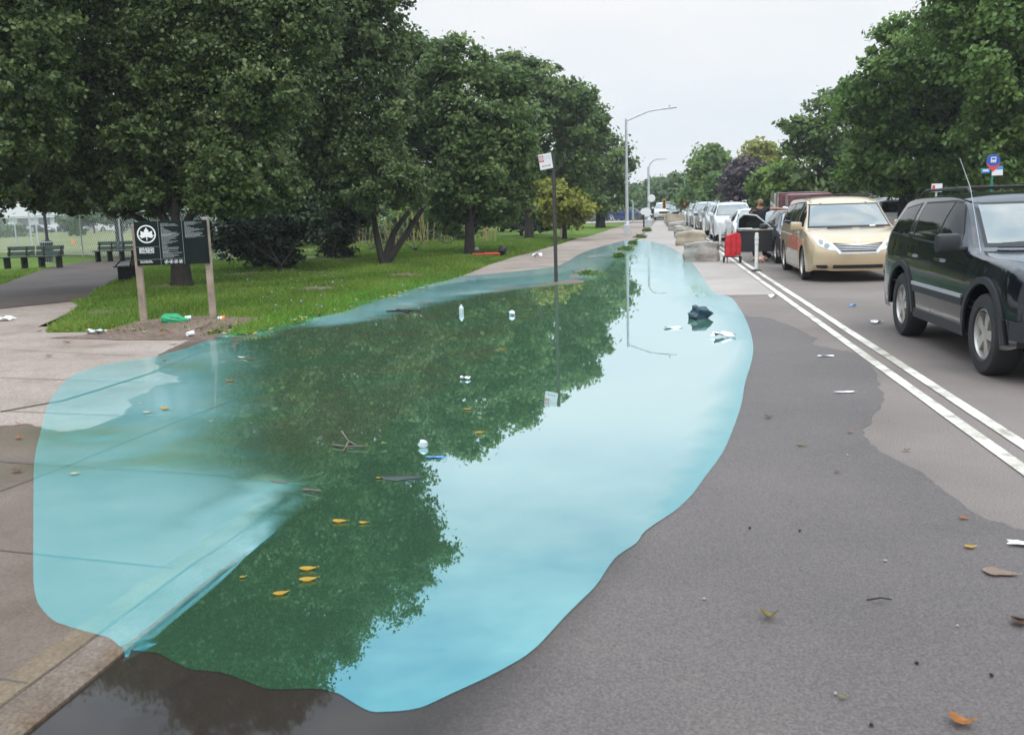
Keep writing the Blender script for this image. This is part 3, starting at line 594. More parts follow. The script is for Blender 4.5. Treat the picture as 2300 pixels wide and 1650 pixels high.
tree('park_tree', (atY(1330, 500, 74).x, 74, .1), [(1330, 300, 30), (1320, 420, 35), (1350, 400, 30), (1280, 440, 36), (1390, 360, 18), (1300, 240, 40), (1310, 310, 45), (1340, 360, 42), (1300, 390, 45), (1375, 340, 24), (1365, 400, 30), (1340, 440, 35), (1310, 460, 30), (1290, 330, 50), (1375, 440, 18)],
     74, 'farthest tall park tree, its crown edge just left of the first grey street lamp', trunk=.35, mt='deep', seed=17, cover=1.9, leaf=.28)
tree('small_tree', (atY(1250, 500, 48).x, 48, .08), [(1200, 420, 26), (1240, 410, 28), (1215, 445, 30), (1250, 435, 34), (1285, 440, 30), (1300, 465, 24), (1235, 470, 30), (1268, 470, 28), (1205, 475, 22)],
     48, 'low yellowish tree behind the brown sign pole', cat='tree', trunk=.12, mt='yellow', seed=18, cover=1.6, leaf=.22, minz=.3)
tree('small_tree', G(1155, 522), [(1150, 480, 26), (1120, 490, 24), (1180, 490, 22), (1210, 492, 20), (1090, 480, 22)],
     58, 'small dark green tree low under the tall park tree', trunk=.1, mt='shrub', seed=19, cover=1.6, leaf=.22, minz=.3)
for i, (x, y, pts, Y, lab, m_) in enumerate([
    (620, 603, [(560, 500, 55), (610, 490, 60), (650, 520, 50), (600, 550, 50), (540, 555, 45), (500, 520, 45), (640, 570, 32), (610, 585, 28), (565, 470, 50), (675, 480, 40), (520, 470, 40)], 27.5, 'large dark rounded shrub on the lawn right of the park sign', 'shrub'),
    (745, 573, [(740, 470, 50), (745, 510, 48), (745, 545, 40), (715, 500, 35), (780, 490, 36), (770, 450, 40), (700, 460, 40)], 34.0, 'upright dark shrub between the rounded shrub and the multi-stemmed tree', 'shrub')]):
    tree('shrub', G(x, y), pts, Y, lab, cat='shrub', trunk=.05, mt=m_, seed=30 + i, minz=.1, fork=.2, cover=2.0, leaf=.12)
# thicket behind the park trees
TH_ = [(860, 500, 45), (900, 480, 40), (940, 500, 40), (975, 470, 40), (1010, 500, 35), (820, 520, 35), (990, 520, 22), (920, 530, 24), (790, 510, 30)]
TL = ['light green bush right of the multi-stemmed trunk base', 'light green bush above the middle of the thicket, left one', 'light green bush in the centre of the sunlit thicket', 'taller light green bush at the right of the thicket', 'light green bush just left of the ivy-clad trunk', 'light green bush between the upright shrub and the multi-stemmed trunk', 'small bush touching the ivy-clad trunk', 'smallest low bush at the front of the thicket', 'light green bush at the left end of the thicket by the upright shrub']
for i, (x, y, r) in enumerate(TH_):
    tree('thicket_bush', G(x, y + r + 2) if y + r > 540 else (atY(x, y, 52).x, 52, .1), [(x, y, r * .75), (x - r * .5, y + r * .35, r * .5), (x + r * .5, y + r * .3, r * .5)], 52 + i % 3, TL[i], cat='bush', group='thicket bushes behind the park trees', trunk=.05, mt='hedge' if i % 2 else 'mid', seed=50 + i, minz=.15, fork=.3, cover=1.5, leaf=.19)
g = MB(); rnd = random.Random(4)
for k in range(70):
    p = atY(rnd.uniform(780, 1110), 540, rnd.uniform(45, 50)); g.tube([(p.x, p.y, 0), (p.x + rnd.uniform(-.2, .2), p.y, rnd.uniform(.7, 1.9))], .022, 4)
tag(g.build('reeds', mat('dry stalks', (.30, .25, .10), .9)), 'pale dry stalks standing in front of the light green thicket', 'reeds', kind='stuff')
BL = ['dark tree directly above the large rounded shrub', 'dark tree behind the right half of the rounded shrub', 'dark tree between the rounded and the upright shrub', 'dark tree directly behind the upright shrub', 'dark tree just right of the park sign', 'dark tree behind the multi-stemmed tree', 'dark tree above the light green thicket, left part', 'dark tree above the light green thicket, right part', 'dark tree behind the ivy-clad trunk',
 'dark tree between the ivy-clad trunk and the small low dark tree', 'dark tree behind the crown of the feathery park tree', 'dark tree behind the top of the multi-stemmed tree', 'dark tree high behind the nearest park tree, right side', 'dark tree high behind the right edge of the park sign', 'dark tree high above the upright shrub', 'dark tree behind the middle of the park sign']
VL = ['shaded tree right behind the trunk of the big street tree', 'shaded tree behind the rear roof of the black car', 'shaded tree behind the roof rails of the black car', 'shaded tree behind the bus stop sign', 'shaded tree above the right side of the gold van', 'shaded tree at the right edge beyond the black car windscreen', 'shaded tree above the middle of the gold van', 'shaded tree right of the dark red truck', 'green tree behind the far right street lamp', 'green tree just left of the dark red truck']
BACK = [(480, 440, 60, 40), (560, 430, 60, 43), (640, 450, 60, 45), (700, 440, 50, 48), (420, 460, 45, 43), (800, 440, 55, 57), (880, 420, 50, 60), (960, 430, 50, 62), (1040, 430, 50, 64), (1110, 440, 45, 69), (1000, 380, 50, 67), (850, 350, 60, 64), (560, 340, 80, 48), (460, 350, 70, 50), (680, 340, 70, 52), (360, 440, 45, 50)]
for i, (x, y, r, Y) in enumerate(BACK):
    p = atY(x, y, Y); tree('background_tree', (p.x, Y, .1), [(x, y, r), (x - r * .7, y + r * .4, r * .7), (x + r * .7, y + r * .3, r * .7), (x, y + r * .8, r * .6), (x + r * .2, y - r * .6, r * .7)], Y,
         BL[i], group='dark trees behind the front row in the park', trunk=.14, mt='dark' if i % 3 else 'deep', seed=80 + i, cover=1.5, leaf=Y * .0058, minz=.3)
# ---- far side of the street
tree('street_tree', (atY(2010, 450, 37).x, 37, .1), [(1990, 110, 62), (1960, 190, 75), (2060, 120, 85), (2040, 220, 100), (1960, 290, 85), (2070, 330, 95), (1920, 370, 62), (1990, 390, 60), (2150, 280, 100), (2130, 160, 90), (1900, 250, 55), (1990, 70, 40), (2120, 380, 70)],
     37, 'big street tree with bright green foliage and dark trunk behind the black car', trunk=.32, mt='mid', seed=41, cover=1.6, leaf=.18, fork=.42, bark='bark')
tree('street_tree', (atY(2290, 450, 33).x, 33, .1), [(2150, 40, 95), (2220, 130, 110), (2270, 20, 120), (2230, 270, 90), (2300, 230, 120), (2180, -60, 110), (2300, -80, 140), (2230, 350, 70), (2330, 370, 80), (2100, 50, 60)],
     33, 'tallest street tree at the right edge of the photo above the bus stop sign', trunk=.33, mt='mid', seed=42, cover=1.6, leaf=.165, fork=.42)
tree('street_tree', (atY(1815, 450, 52).x, 52, .1), [(1840, 240, 40), (1880, 220, 45), (1850, 300, 50), (1790, 290, 38), (1760, 270, 30), (1800, 350, 48), (1860, 370, 50), (1750, 330, 26), (1900, 320, 50), (1800, 410, 36), (1860, 420, 36)],
     52, 'darker street tree rising above the gold van', trunk=.3, mt='deep', seed=43, cover=1.8, leaf=.24)
for i, (x, y, r, Y, m_, lab) in enumerate([(1705, 405, 26, 60, 'bright', 'small yellow-green tree above the dark red truck'), (1745, 395, 26, 57, 'bright', 'yellow-green tree between the dark red truck and the darker street tree'),
    (1660, 392, 34, 78, 'purple', 'dark purple-leaved tree behind the far street lamp'), (1688, 352, 26, 92, 'yellow', 'pale yellow-green tree rising behind the purple tree'), (1580, 365, 30, 96, 'bright', 'tall light green tree left of the purple tree'),
    (1600, 425, 30, 90, 'mid', 'rounded green tree below the tall light green tree'), (1552, 425, 26, 100, 'mid', 'green tree left of the rounded green tree by the traffic signal'), (1505, 415, 20, 118, 'far', 'distant tree with a tufted top near the signal mast'),
    (1480, 435, 22, 122, 'far', 'distant tree behind the traffic signal arm'), (1452, 430, 20, 126, 'far', 'distant tree just right of the second street lamp'), (1412, 440, 20, 124, 'far', 'distant tree between the two left street lamps'), (1530, 450, 22, 110, 'far', 'distant low tree behind the traffic signal pole'), (1392, 455, 16, 118, 'far', 'distant tree at the left of the first street lamp')]):
    p = atY(x, y, Y); tree('distant_tree', (p.x, Y, .1), [(x, y - r * .6, r * .95), (x - r * .8, y + r * .1, r * .95), (x + r * .3, y - r * .2, r * .9), (x - r * 1.2, y + r * .8, r * .7), (x + r * 1.3, y + r * .8, r * .7), (x + r * .7, y + r * .1, r * .75), (x, y + r * .6, r * .9), (x - r * .3, y - r * .9, r * .4), (x + r * .4, y + r * 1.1, r * .8), (x - r * .6, y + r * 1.1, r * .8)], Y, lab, trunk=.25, mt=m_, seed=120 + i, cover=1.7, leaf=Y * .0048, minz=.5)
for i, (x, y, r, Y) in enumerate([(1960, 440, 50, 58), (2060, 430, 55, 56), (2150, 420, 60, 54), (2250, 420, 60, 52), (1880, 430, 40, 62), (2330, 400, 70, 50), (1820, 440, 30, 66), (1750, 445, 26, 70), (1640, 450, 22, 92), (1690, 440, 24, 80)]):
    p = atY(x, y, Y); tree('verge_tree', (p.x, Y, .1), [(x, y, r), (x - r * .7, y + r * .4, r * .7), (x + r * .7, y + r * .3, r * .7), (x, y - r * .6, r * .8)], Y,
         VL[i], group='trees in the shade behind the street trees', trunk=.16, mt='dark', seed=150 + i, cover=1.5, leaf=Y * .0058, minz=.5)
for i, (x, y, r, Y) in enumerate([(30, 510, 20, 105), (-30, 505, 30, 100), (150, 480, 18, 118), (205, 475, 20, 120), (262, 480, 22, 112)]):
    p = atY(x, y, Y); tree('field_tree', (p.x, Y, .12), [(x, y, r), (x - r * .6, y + r * .5, r * .7), (x + r * .6, y + r * .5, r * .7)], Y, ['grey-green bush beyond the ball field at the left edge', 'wide bush beyond the ball field, cut by the left edge', 'light green tree in front of the white hall', 'light green tree left of the camper van', 'green tree behind the camper van'][i], trunk=.1, mt='far', seed=170 + i, cover=1.4, leaf=.42, minz=.3)
# young conifer on the field
p = atY(170, 500, 98); r0 = empty('conifer', (p.x, 98, .12), 0, 'small dark conifer in the ball field before the white truck', 'tree')
g = MB().tube([(0, 0, 0), (0, 0, 1.8)], [.06, .02], 6); g.build('trunk', M['bark'], r0)
rng = np.random.default_rng(3); n = 3000; hz = rng.uniform(.1, 1.9, n); rr = (1.95 - hz) * .38 * rng.uniform(.5, 1, n) ** .5; aa = rng.uniform(0, 6.28, n)
c0 = np.stack([rr * np.cos(aa), rr * np.sin(aa), hz], 1); s = .07
V = np.stack([c0 + rng.normal(size=(n, 3)) * s for _ in range(3)], 1).reshape(-1, 3); link('crown', np_mesh('crown', V, np.arange(len(V)).reshape(-1, 3), rng.random(n) * .6), LM['deep'], r0); r0.scale = (1.35, 1.35, 1.15)
# ---------------------------------------------------------------- grass blades, weeds, flowers
gm = leaf_mat('grass blades', (.06, .12, .016), (.15, .25, .03), (.31, .37, .09), .45, .6)
rng = np.random.default_rng(9)
def blades(n, sampler, hgt, name, label, lean=.5, wd=.16):
    Q = sampler(n); n = len(Q); z = lawnz(Q); h = hgt * rng.uniform(.5, 1.3, n) * (Q[:, 1] / 14) ** .35
    patch = .5 + .5 * np.sin(Q[:, 0] * 2.1 + 1.3 * np.sin(Q[:, 1] * 1.3)) * np.sin(Q[:, 1] * 1.7 + np.sin(Q[:, 0] * 1.9)); h *= (.55 + .75 * patch)
    a = rng.uniform(0, 6.28, n); wv = (wd * h + .0004 * Q[:, 1])[:, None] * np.stack([np.cos(a), np.sin(a), 0 * a], 1) * .5
    base = np.stack([Q[:, 0], Q[:, 1], z - .01], 1); tip = base + np.stack([rng.normal(0, lean, n) * h, rng.normal(0, lean, n) * h, h], 1)
    V = np.stack([base - wv, base + wv, tip], 1).reshape(-1, 3)
    dry = .5 + .5 * np.sin(Q[:, 0] * .8 + 2 * np.sin(Q[:, 1] * .45)) * np.sin(Q[:, 1] * .7 + 1.7 * np.sin(Q[:, 0] * 1.1)); tn = np.clip(.12 + .3 * patch + .38 * dry + rng.normal(0, .2, n), 0, 1)
    o = link(name, np_mesh(name, V, np.arange(len(V)).reshape(-1, 3), tn), gm); return tag(o, label, 'grass', kind='stuff')
def samp(poly, ex, ya, yb, xa, xb):
    def f(n):
        y = ya * (yb / ya) ** rng.random(n * 2); x = rng.uniform(xa, xb, n * 2); Q = np.stack([x, y], 1)
        k = (sdist(poly, Q) > .0)
        for e_, pr in ex: k &= ~((sdist(e_, Q) > 0) & (rng.random(len(Q)) < pr))
        return Q[k][:n]
    return f
blades(190000, samp(LAWNPOLY, [(PATHR, 1), (DIRT, .93)] + [(p_, .8) for p_ in PATCHES], 12.3, 50, -22, -3.1), .08, 'grass', 'green lawn between the pavement and the park trees')
flm = mat('lilac petals', (.36, .40, .66), .6); stm = mat('flower stalk', (.05, .10, .03), .8)
fme = None; rnd = random.Random(5)
for i in range(38):
    x, y = (rnd.gauss(635, 60), rnd.gauss(640, 26)) if i < 22 else (rnd.uniform(600, 900), rnd.uniform(600, 690))
    y = min(y, 700); p = D(x, y, .08)
    if sdist(LAWNPOLY, [(p.x, p.y)])[0] < .05 or p.y > 30: continue
    if fme is None:
        g = MB(); g.tube([(0, 0, 0), (.02, 0, .1), (.01, 0, .16)], .0025, 4); fs = len(g.bm.faces)
        for k in range(8):
            a = k * math.pi / 4; g.tube([(.01, 0, .16), (.01 + .018 * math.cos(a), .006 * math.sin(a) - .012, .16 + .018 * math.sin(a))], [.004, .009], 4)
        bmesh.ops.recalc_face_normals(g.bm, faces=g.bm.faces[:])
        fme = bpy.data.meshes.new('wild_flower'); g.bm.to_mesh(fme); g.bm.free(); fme.materials.append(flm); fme.materials.append(stm); [setattr(fme.polygons[i_], 'material_index', 1) for i_ in range(fs)]
    o = bpy.data.objects.new('wild_flower', fme); C.objects.link(o); o.location = (p.x, p.y, lz(p.x, p.y)); o.rotation_euler = (0, 0, rnd.uniform(0, 6)); s = rnd.uniform(.5, .95); o.scale = (s, s, s)
    tag(o, 'lilac wild flower blooming in the lawn', 'flower', 'lilac wild flowers in the lawn')
def weed(x, y, r, lab, n=500, h=.25, grp=None):
    p = D(x, y, .03); rg = np.random.default_rng(int(x)); o = empty('weed', (p.x, p.y, .02), 0, lab, 'weed', grp)
    g = MB(); rn = random.Random(int(x))
    for k in range(14): a = rn.uniform(0, 6.28); g.tube([(0, 0, 0), (r * .5 * math.cos(a), r * .5 * math.sin(a) * 2, h * rn.uniform(.4, 1))], .008, 4)
    g.build('stems', M['bark'], o)
    c = rg.normal(size=(n, 3)) * np.array([r * .5, r * .9, h * .3]) + np.array([0, 0, h * .4]); c[:, 2] = np.abs(c[:, 2]) * .7
    s = .0013 * p.y; V = np.stack([c + rg.normal(size=(n, 3)) * s for _ in range(3)], 1).reshape(-1, 3)
    link('leaves', np_mesh('leaves', V, np.arange(len(V)).reshape(-1, 3), rg.random(n)), LM['hedge'], o)
weed(1302, 606, .22, 'low green weed tuft at the kerb beside the blue puddle', 500, .08)
weed(1370, 568, .12, 'green weed clump at the kerb where the far puddle narrows', 600, .10)
weed(1386, 553, .22, 'broad leafy weed clump over the kerb near the head of the puddle', 800, .12)
weed(1402, 540, .13, 'green weeds along the kerb just beyond the puddle', 600, .10)
weed(1418, 526, .2, 'weed patch crossing the pavement beside the first street lamp', 500, .07)
weed(1432, 512, .2, 'farthest strip of weeds along the kerb by the second street lamp', 700, .10)
for (x, y), lb in (((520, 726), 'tiny green tuft in the bare soil right of the sign'), ((480, 738), 'tiny green tuft in the soil at the pavement edge')): weed(x, y, .14, lb, 160, .06, 'green tufts in the bare soil')
# ================================================================ vehicles
def interp(tab): 
    xs = [a for a, _ in tab]; zs = [b for _, b in tab]
    return lambda y: float(np.interp(y, xs, zs))
def smoothtab(tab, n=10):
    o = []; m = len(tab)
    P_ = [Vector(p) for p in tab]
    for i in range(m - 1):
        p0 = P_[max(i - 1, 0)]; p1 = P_[i]; p2 = P_[i + 1]; p3 = P_[min(i + 2, m - 1)]
        for k in range(n):
            t = k / n; q = .5 * ((2 * p1) + (p2 - p0) * t * .8 + (2 * p0 - 5 * p1 + 4 * p2 - p3) * t * t * .0 ) if 0 else None
            # monotone hermite
            d = p2.x - p1.x; s1 = (p2.y - p0.y) / max(1e-6, p2.x - p0.x); s2 = (p3.y - p1.y) / max(1e-6, p3.x - p1.x); sg = (p2.y - p1.y) / max(1e-6, d)
            for_ = lambda s: 0 if s * sg <= 0 else math.copysign(min(abs(s), 2.2 * abs(sg)), sg)
            s1, s2 = for_(s1), for_(s2)
            h = (2 * t ** 3 - 3 * t * t + 1) * p1.y + (t ** 3 - 2 * t * t + t) * d * s1 + (-2 * t ** 3 + 3 * t * t) * p2.y + (t ** 3 - t * t) * d * s2
            o.append((p1.x + d * t, h))
    o.append(tuple(P_[-1])); return o
class Car:
    """front at y=0 facing -Y, rear at y=L, centre line x=0, ground z=0"""
    def __init__(s, L, W, top, belt, yF, yR, R, arch, hw, roofw, nose=((0, 0), (3, 0)), B=.14, Br=.08, tail=((0, 0), (3, 0)), sill=.22, tw=.23, rimr=.66):
        s.L, s.W, s.yF, s.yR, s.R, s.arch, s.tw, s.rimr, s.sill = L, W, yF, yR, R, arch, tw, rimr, sill
        s.top = interp(smoothtab(top)); s.belt = interp(smoothtab(belt)); s.hw = interp(smoothtab(hw)); s.roofw = roofw
        s.nose = interp(smoothtab(nose)); s.tail = interp(smoothtab(tail)); s.B = B; s.Br = Br; s.maxtop = max(z for _, z in top)
    def zl(s, y):
        z = s.sill + (.10 * (1 - y / .35) ** 2 if y < .35 else 0) * .5
        for c in (s.yF, s.yR):
            d = abs(y - c)
            if d < s.arch: z = max(z, s.R + math.sqrt(s.arch ** 2 - d * d))
        return z
    def warp(s, p):
        x, y, z = p; h = s.W / 2; u = min(1, abs(x) / h) ** 2.4
        wf = max(0, 1 - y / .8) ** 1.6; wr = max(0, 1 - (s.L - y) / .6) ** 1.6
        y2 = y + wf * (s.nose(z) + s.B * u) - wr * (s.tail(z) + s.Br * u)
        return (x, y2, z)
    def body(s):
        ys = set(np.round(np.linspace(0, s.L, int(s.L / .09)), 4))
        for c in (s.yF, s.yR):
            for k in range(-9, 10): ys.add(round(c + s.arch * math.sin(k / 9 * math.pi / 2), 4))
        ys = sorted(y for y in ys if 0 <= y <= s.L); ys2 = [ys[0]]
        for y in ys[1:]:
            if y - ys2[-1] > .012: ys2.append(y)
        ys = ys2; NL, NU, NT = 9, 5, 7; s.rows = []
        bm = bmesh.new(); grid = []
        for y in ys:
            hw = s.hw(y); zb = s.belt(y); zt = s.top(y); zl = min(s.zl(y), zb - .04); hb = hw * .965
            q = max(0, min(1, (zt - zb) / (s.maxtop - zb))); edge = zb + (zt - zb) * (.72 + .2 * q); xe = hb * (.93 * (1 - q)) + q * s.roofw + (1 - q) * 0
            sec = []
            for i in range(NL):
                t = i / (NL - 1); z = zl + (zb - zl) * t; tt = (z - s.sill) / max(.01, zb - s.sill)
                x = hw * (.955 + .045 * math.sin(math.pi * min(1, max(0, .12 + tt * .80)))) if tt < .9 else hw * (.9675 + .0 * tt)
                x -= hw * .018 * max(0, (tt - .75) / .25) ** 2
                sec.append((x, y, z))
            xb = sec[-1][0]
            for i in range(1, NU + 1):
                t = i / NU; te = t ** (1.0 + .55 * q); sec.append((xb + (xe - xb) * te, y, zb + (edge - zb) * (t ** (1 if q > .5 else .75))))
            for j in range(1, NT + 1):
                x = xe * (1 - j / NT); sec.append((x, y, edge + (zt - edge) * (1 - (x / xe) ** 2.6)))
            grid.append([bm.verts.new(s.warp(p)) for p in sec] + [bm.verts.new(s.warp((-p[0], p[1], p[2]))) for p in sec[:-1][::-1]])
        m = len(grid[0])
        for a, b in zip(grid, grid[1:]):
            for k in range(m - 1): bm.faces.new((a[k], a[k + 1], b[k + 1], b[k]))
        ns = NL + NU
        for st, yv in ((0, ys[0]), (-1, ys[-1])):
            g0 = grid[st]; rows = []
            for i in range(ns - 1):
                A = g0[i]; Bv = g0[m - 1 - i]; x0 = A.co.x; row = [A]
                base = (s.hw(yv), )
                for j in range(1, 2 * NT):
                    x = x0 * (1 - j / NT); row.append(bm.verts.new(s.warp((x, yv, A.co.z))))
                row.append(Bv); rows.append(row)
            rows.append(g0[ns - 1:m - ns + 1])
            for r0, r1 in zip(rows, rows[1:]):
                for j in range(len(r0) - 1): bm.faces.new((r0[j], r0[j + 1], r1[j + 1], r1[j]))
        bmesh.ops.recalc_face_normals(bm, faces=bm.faces[:])
        if sum(f.normal.dot(f.calc_center_median() - Vector((0, s.L / 2, .8))) * f.calc_area() for f in bm.faces) < 0: bmesh.ops.reverse_faces(bm, faces=bm.faces[:])
        s.bm = bm; s.bvh = BVHTree.FromBMesh(bm)
    def patch(s, poly, axis, off=.006, res=.06, mir=False, thick=None):
        """outline projected on the body: axis '-y' front view (x,z), '+y' rear view, '-x' side view (y,z)"""
        poly = [Vector(p) for p in poly]; n = len(poly)
        bd = []
        for i in range(n):
            a, b = poly[i], poly[(i + 1) % n]; k = max(1, int((b - a).length / res))
            bd += [a.lerp(b, j / k) for j in range(k)]
        pl = [tuple(p) for p in bd]; xs = [p[0] for p in pl]; zs = [p[1] for p in pl]
        Q = [(x, z) for x in np.arange(min(xs), max(xs), res) for z in np.arange(min(zs), max(zs), res)]
        if Q: Q = [q for q, d in zip(Q, sdist(pl, Q)) if d > res * .4]
        r = delaunay_2d_cdt([Vector(p) for p in pl] + [Vector(q) for q in Q], [(i, (i + 1) % len(pl)) for i in range(len(pl))], [], 1, 1e-5)
        V = []; nb = len(pl)
        for v in r[0]:
            if axis == '-y': o, d = Vector((v.x, -2, v.y)), Vector((0, 1, 0))
            elif axis == '+y': o, d = Vector((v.x, s.L + 2, v.y)), Vector((0, -1, 0))
            elif axis == '+x': o, d = Vector((3, v.x, v.y)), Vector((-1, 0, 0))
            else: o, d = Vector((-3, v.x, v.y)), Vector((1, 0, 0))
            h = s.bvh.ray_cast(o, d)
            if h[0] is None:
                h2 = s.bvh.find_nearest(o + d * (2.2 if 'y' in axis else 2.1)); h = h2
            nn = h[1] if h[1].dot(d) < 0 else -h[1]
            V.append((h[0], nn))
        F = [tuple(f) for f in r[2]]
        g = MB(); th = off + (thick or 0)
        a = [g.bm.verts.new(p + nn * th) for p, nn in V]
        for f in F: g.bm.faces.new([a[i] for i in f])
        es = [e for e in g.bm.edges if len(e.link_faces) == 1]
        low = {}
        for e in es:
            for v in e.verts:
                if v.index not in low or True:
                    pass
        idx = {v: i for i, v in enumerate(a)}; dn = {}
        for e in es:
            for v in e.verts:
                if v not in dn: p, nn = V[idx[v]]; dn[v] = g.bm.verts.new(p - nn * .004)
        for e in es:
            v0, v1 = e.verts; g.bm.faces.new((v0, v1, dn[v1], dn[v0]))
        return g
def mir(poly): return [(-x, z) for x, z in poly]
def wheel_parts(parent, car, x, y, side, spokes=5, style='five', rimmat='rim', tilt=0, detail=True):
    """side -1 = left in front view (x<0)"""
    R, tw, rr = car.R, car.tw, car.R * car.rimr
    wl = empty('wheel', (x, y, R), tilt); wl.parent = parent
    g = MB(); h = tw / 2
    g.lathe([(rr, -h * .85), (rr + .02, -h), (R - .03, -h), (R - .006, -h * .8), (R, -h * .5), (R, h * .5), (R - .006, h * .8), (R - .03, h), (rr + .02, h), (rr, h * .85)], 'X', n=40, closed=True)
    for k in range(0): pass
    g.build('tyre', M['tyre'], wl, True, 40)
    g = MB(); o = side
    g.lathe([(rr + .004, o * h * .86), (rr - .015, o * h * .9), (rr - .03, o * h * .55), (rr - .035, -o * h * .8)], 'X', n=40)
    c = .055; zf = o * h * .72
    if style == 'five':
        for k in range(spokes):
            a = 2 * math.pi * k / spokes + math.pi / 2
            pts = [(-.035, .03), (.035, .03), (.050, rr - .02), (-.050, rr - .02)]
            ca, sa = math.cos(a), math.sin(a)
            P2 = [(u * ca - v * sa, u * sa + v * ca) for u, v in [(-.036, .03), (.036, .03), (.046, rr * .6), (.055, rr - .015), (-.055, rr - .015), (-.046, rr * .6)]]
            g.prism(P2, 'X', zf - o * .05, zf + o * .004)
    else:
        for k in range(14):
            a = 2 * math.pi * k / 14; ca, sa = math.cos(a), math.sin(a)
            g.prism([(u * ca - v * sa, u * sa + v * ca) for u, v in [(-.012, .05), (.012, .05), (.018, rr - .012), (-.018, rr - .012)]], 'X', zf - o * .03, zf)
    g.lathe([(0, zf + o * .012), (.04, zf + o * .010), (.065, zf + o * .002), (.07, zf - o * .04)], 'X', n=20)
    g.build('rim', M[rimmat], wl, True, 30)
    g = MB(); g.lathe([(0, o * h * .05), (rr - .02, o * h * .05), (rr - .02, -o * h * .6)], 'X', n=28); g.build('brake_disc', M['rimdark'], wl)
    return wl
def underbody(parent, car):
    g = MB(); g.box((0, car.L / 2, .46), (car.W - .62, car.L - .5, .42)); g.box((0, car.L / 2, .55), (car.W - .2, car.yR - car.yF - 2 * car.arch - .02, .5))
    g.box((0, car.L / 2 + .1, .75), (car.W - .64, car.L - 1.2, .35))
    return g.build('underbody', M['under'], parent)
def paint(name, col, metal=.35, rough=.3): return mat(name, col, rough, metal, coat=.8)
def vehicle(car, name, label, cat, paintm, loc, rz=0, front=None, sidef=None, rear=None, group=None, style='five', wheels=True):
    root = empty(name, (0, 0, 0), 0, label, cat, group)
    car.body()
    me = bpy.data.meshes.new('body'); car.bm.to_mesh(me); link('body', me, paintm, root, True, 38)
    underbody(root, car)
    for sx_ in (-1, 1):
        for y in (car.yF, car.yR): wheel_parts(root, car, sx_ * (car.W / 2 - car.tw / 2 - .015), y, sx_, style=style)
    car.root = root
    for f in (front, sidef, rear):
        if f: f(car, root)
    root.location = loc; root.rotation_euler = (0, 0, rz)
    return root
def both(car, root, name, poly, m, off=.006, res=.06, thick=0, sub=None, smooth=True):
    o = []
    for ax in ('-x', '+x'): o.append(car.patch(poly, ax, off, res, thick=thick).build(name, M[m], sub or root, smooth, 30))
    return o
def seam(car, root, ys, z0, z1, nm='door_seam'):
    for y0, y1 in ys:
        poly = [(y0 - .004, z0), (y0 + .004, z0), (y1 + .004, z1), (y1 - .004, z1)]
        both(car, root, nm, poly, 'seal', .0015, .2)
def mirrors(car, root, y, z, m, w=.20, h=.17, out=.16, dp=.12):
    for s_ in (-1, 1):
        g = MB(); x = s_ * (car.W / 2 - .03)
        g.box((x + s_ * (out * .7), y, z), (w + .03, dp, h), rz=-s_ * .12, bev=.045)
        g.box((x - s_ * .0, y - .01, z - h * .3), (.14, .07, .05), bev=.015)
        o = g.build('wing_mirror', m, root, True, 40)
        g = MB(); g.box((x + s_ * (out * .7), y + dp * .52, z), (w - .03, .006, h - .04), bev=.002); g.build('mirror_glass', M['chrome'], o)
def plate(car, root, x, z, rear=False, y=None, m='white'):
    g = MB(); yy_ = y if y is not None else -.03; g.box((x, yy_, z), (.31, .012, .155), bev=.003); return g.build('number_plate', M[m], root)
M['plateyellow'] = mat('amber plate', (.75, .55, .12), .5)
M['orange'] = mat('orange lamp', (.8, .22, .03), .3)
# ---------------------------------------------------------------- black off-road car
jp = mat('black car paint', (.004, .005, .010), .16, 0, spec=.35, coat=.55)
def jeep_front(c, r):
    c.patch([(-.72, 1.17), (.72, 1.17), (.62, 1.60), (-.62, 1.60)], '-y', .003, .07).build('windscreen_frame', M['seal'], r, True, 40)
    c.patch([(-.68, 1.20), (.68, 1.20), (.59, 1.575), (-.59, 1.575)], '-y', .006, .04).build('windscreen', M['screen'], r, True, 75)
    for k in range(7):
        x = (k - 3) * .095; c.patch([(x - .033, .76), (x + .033, .76), (x + .033, .97), (x - .033, .97)], '-y', .004, .05).build('grille_slot', M['blackplastic'], r)
    for s_ in (-1, 1):
        cx = s_ * .62; P_ = [(cx + .125 * math.cos(a), .845 + .125 * math.sin(a)) for a in np.linspace(0, 2 * math.pi, 20, endpoint=False)]
        sk = [(cx - .19, .70), (cx + .19, .70), (cx + .19, .98), (cx - .19, .98)]
        c.patch(sk, '-y', .003, .06).build('lamp_surround', M['seal'], r, True, 40)
        h = c.patch(P_, '-y', .02, .04).build('headlight', M['lamp'], r, True, 40)
        c.patch([(cx + .06 * math.cos(a), .845 + .06 * math.sin(a)) for a in np.linspace(0, 2 * math.pi, 14, endpoint=False)], '-y', .026, .03).build('bulb_bowl', M['lampdark'], h, True, 40)
    c.patch([(-.93, .42), (.93, .42), (.93, .66), (-.93, .66)], '-y', .03, .08).build('bumper', M['plastic'], r, True, 40)
    plate(c, r, .0, .56, y=-.06, m='white')
    g = MB(); g.tube([(-.62, 1.42, 1.17), (.05, 1.30, 1.165)], .010, 6); g.tube([(.62, 1.42, 1.17), (.0, 1.36, 1.165)], .010, 6); g.build('wiper', M['seal'], r)
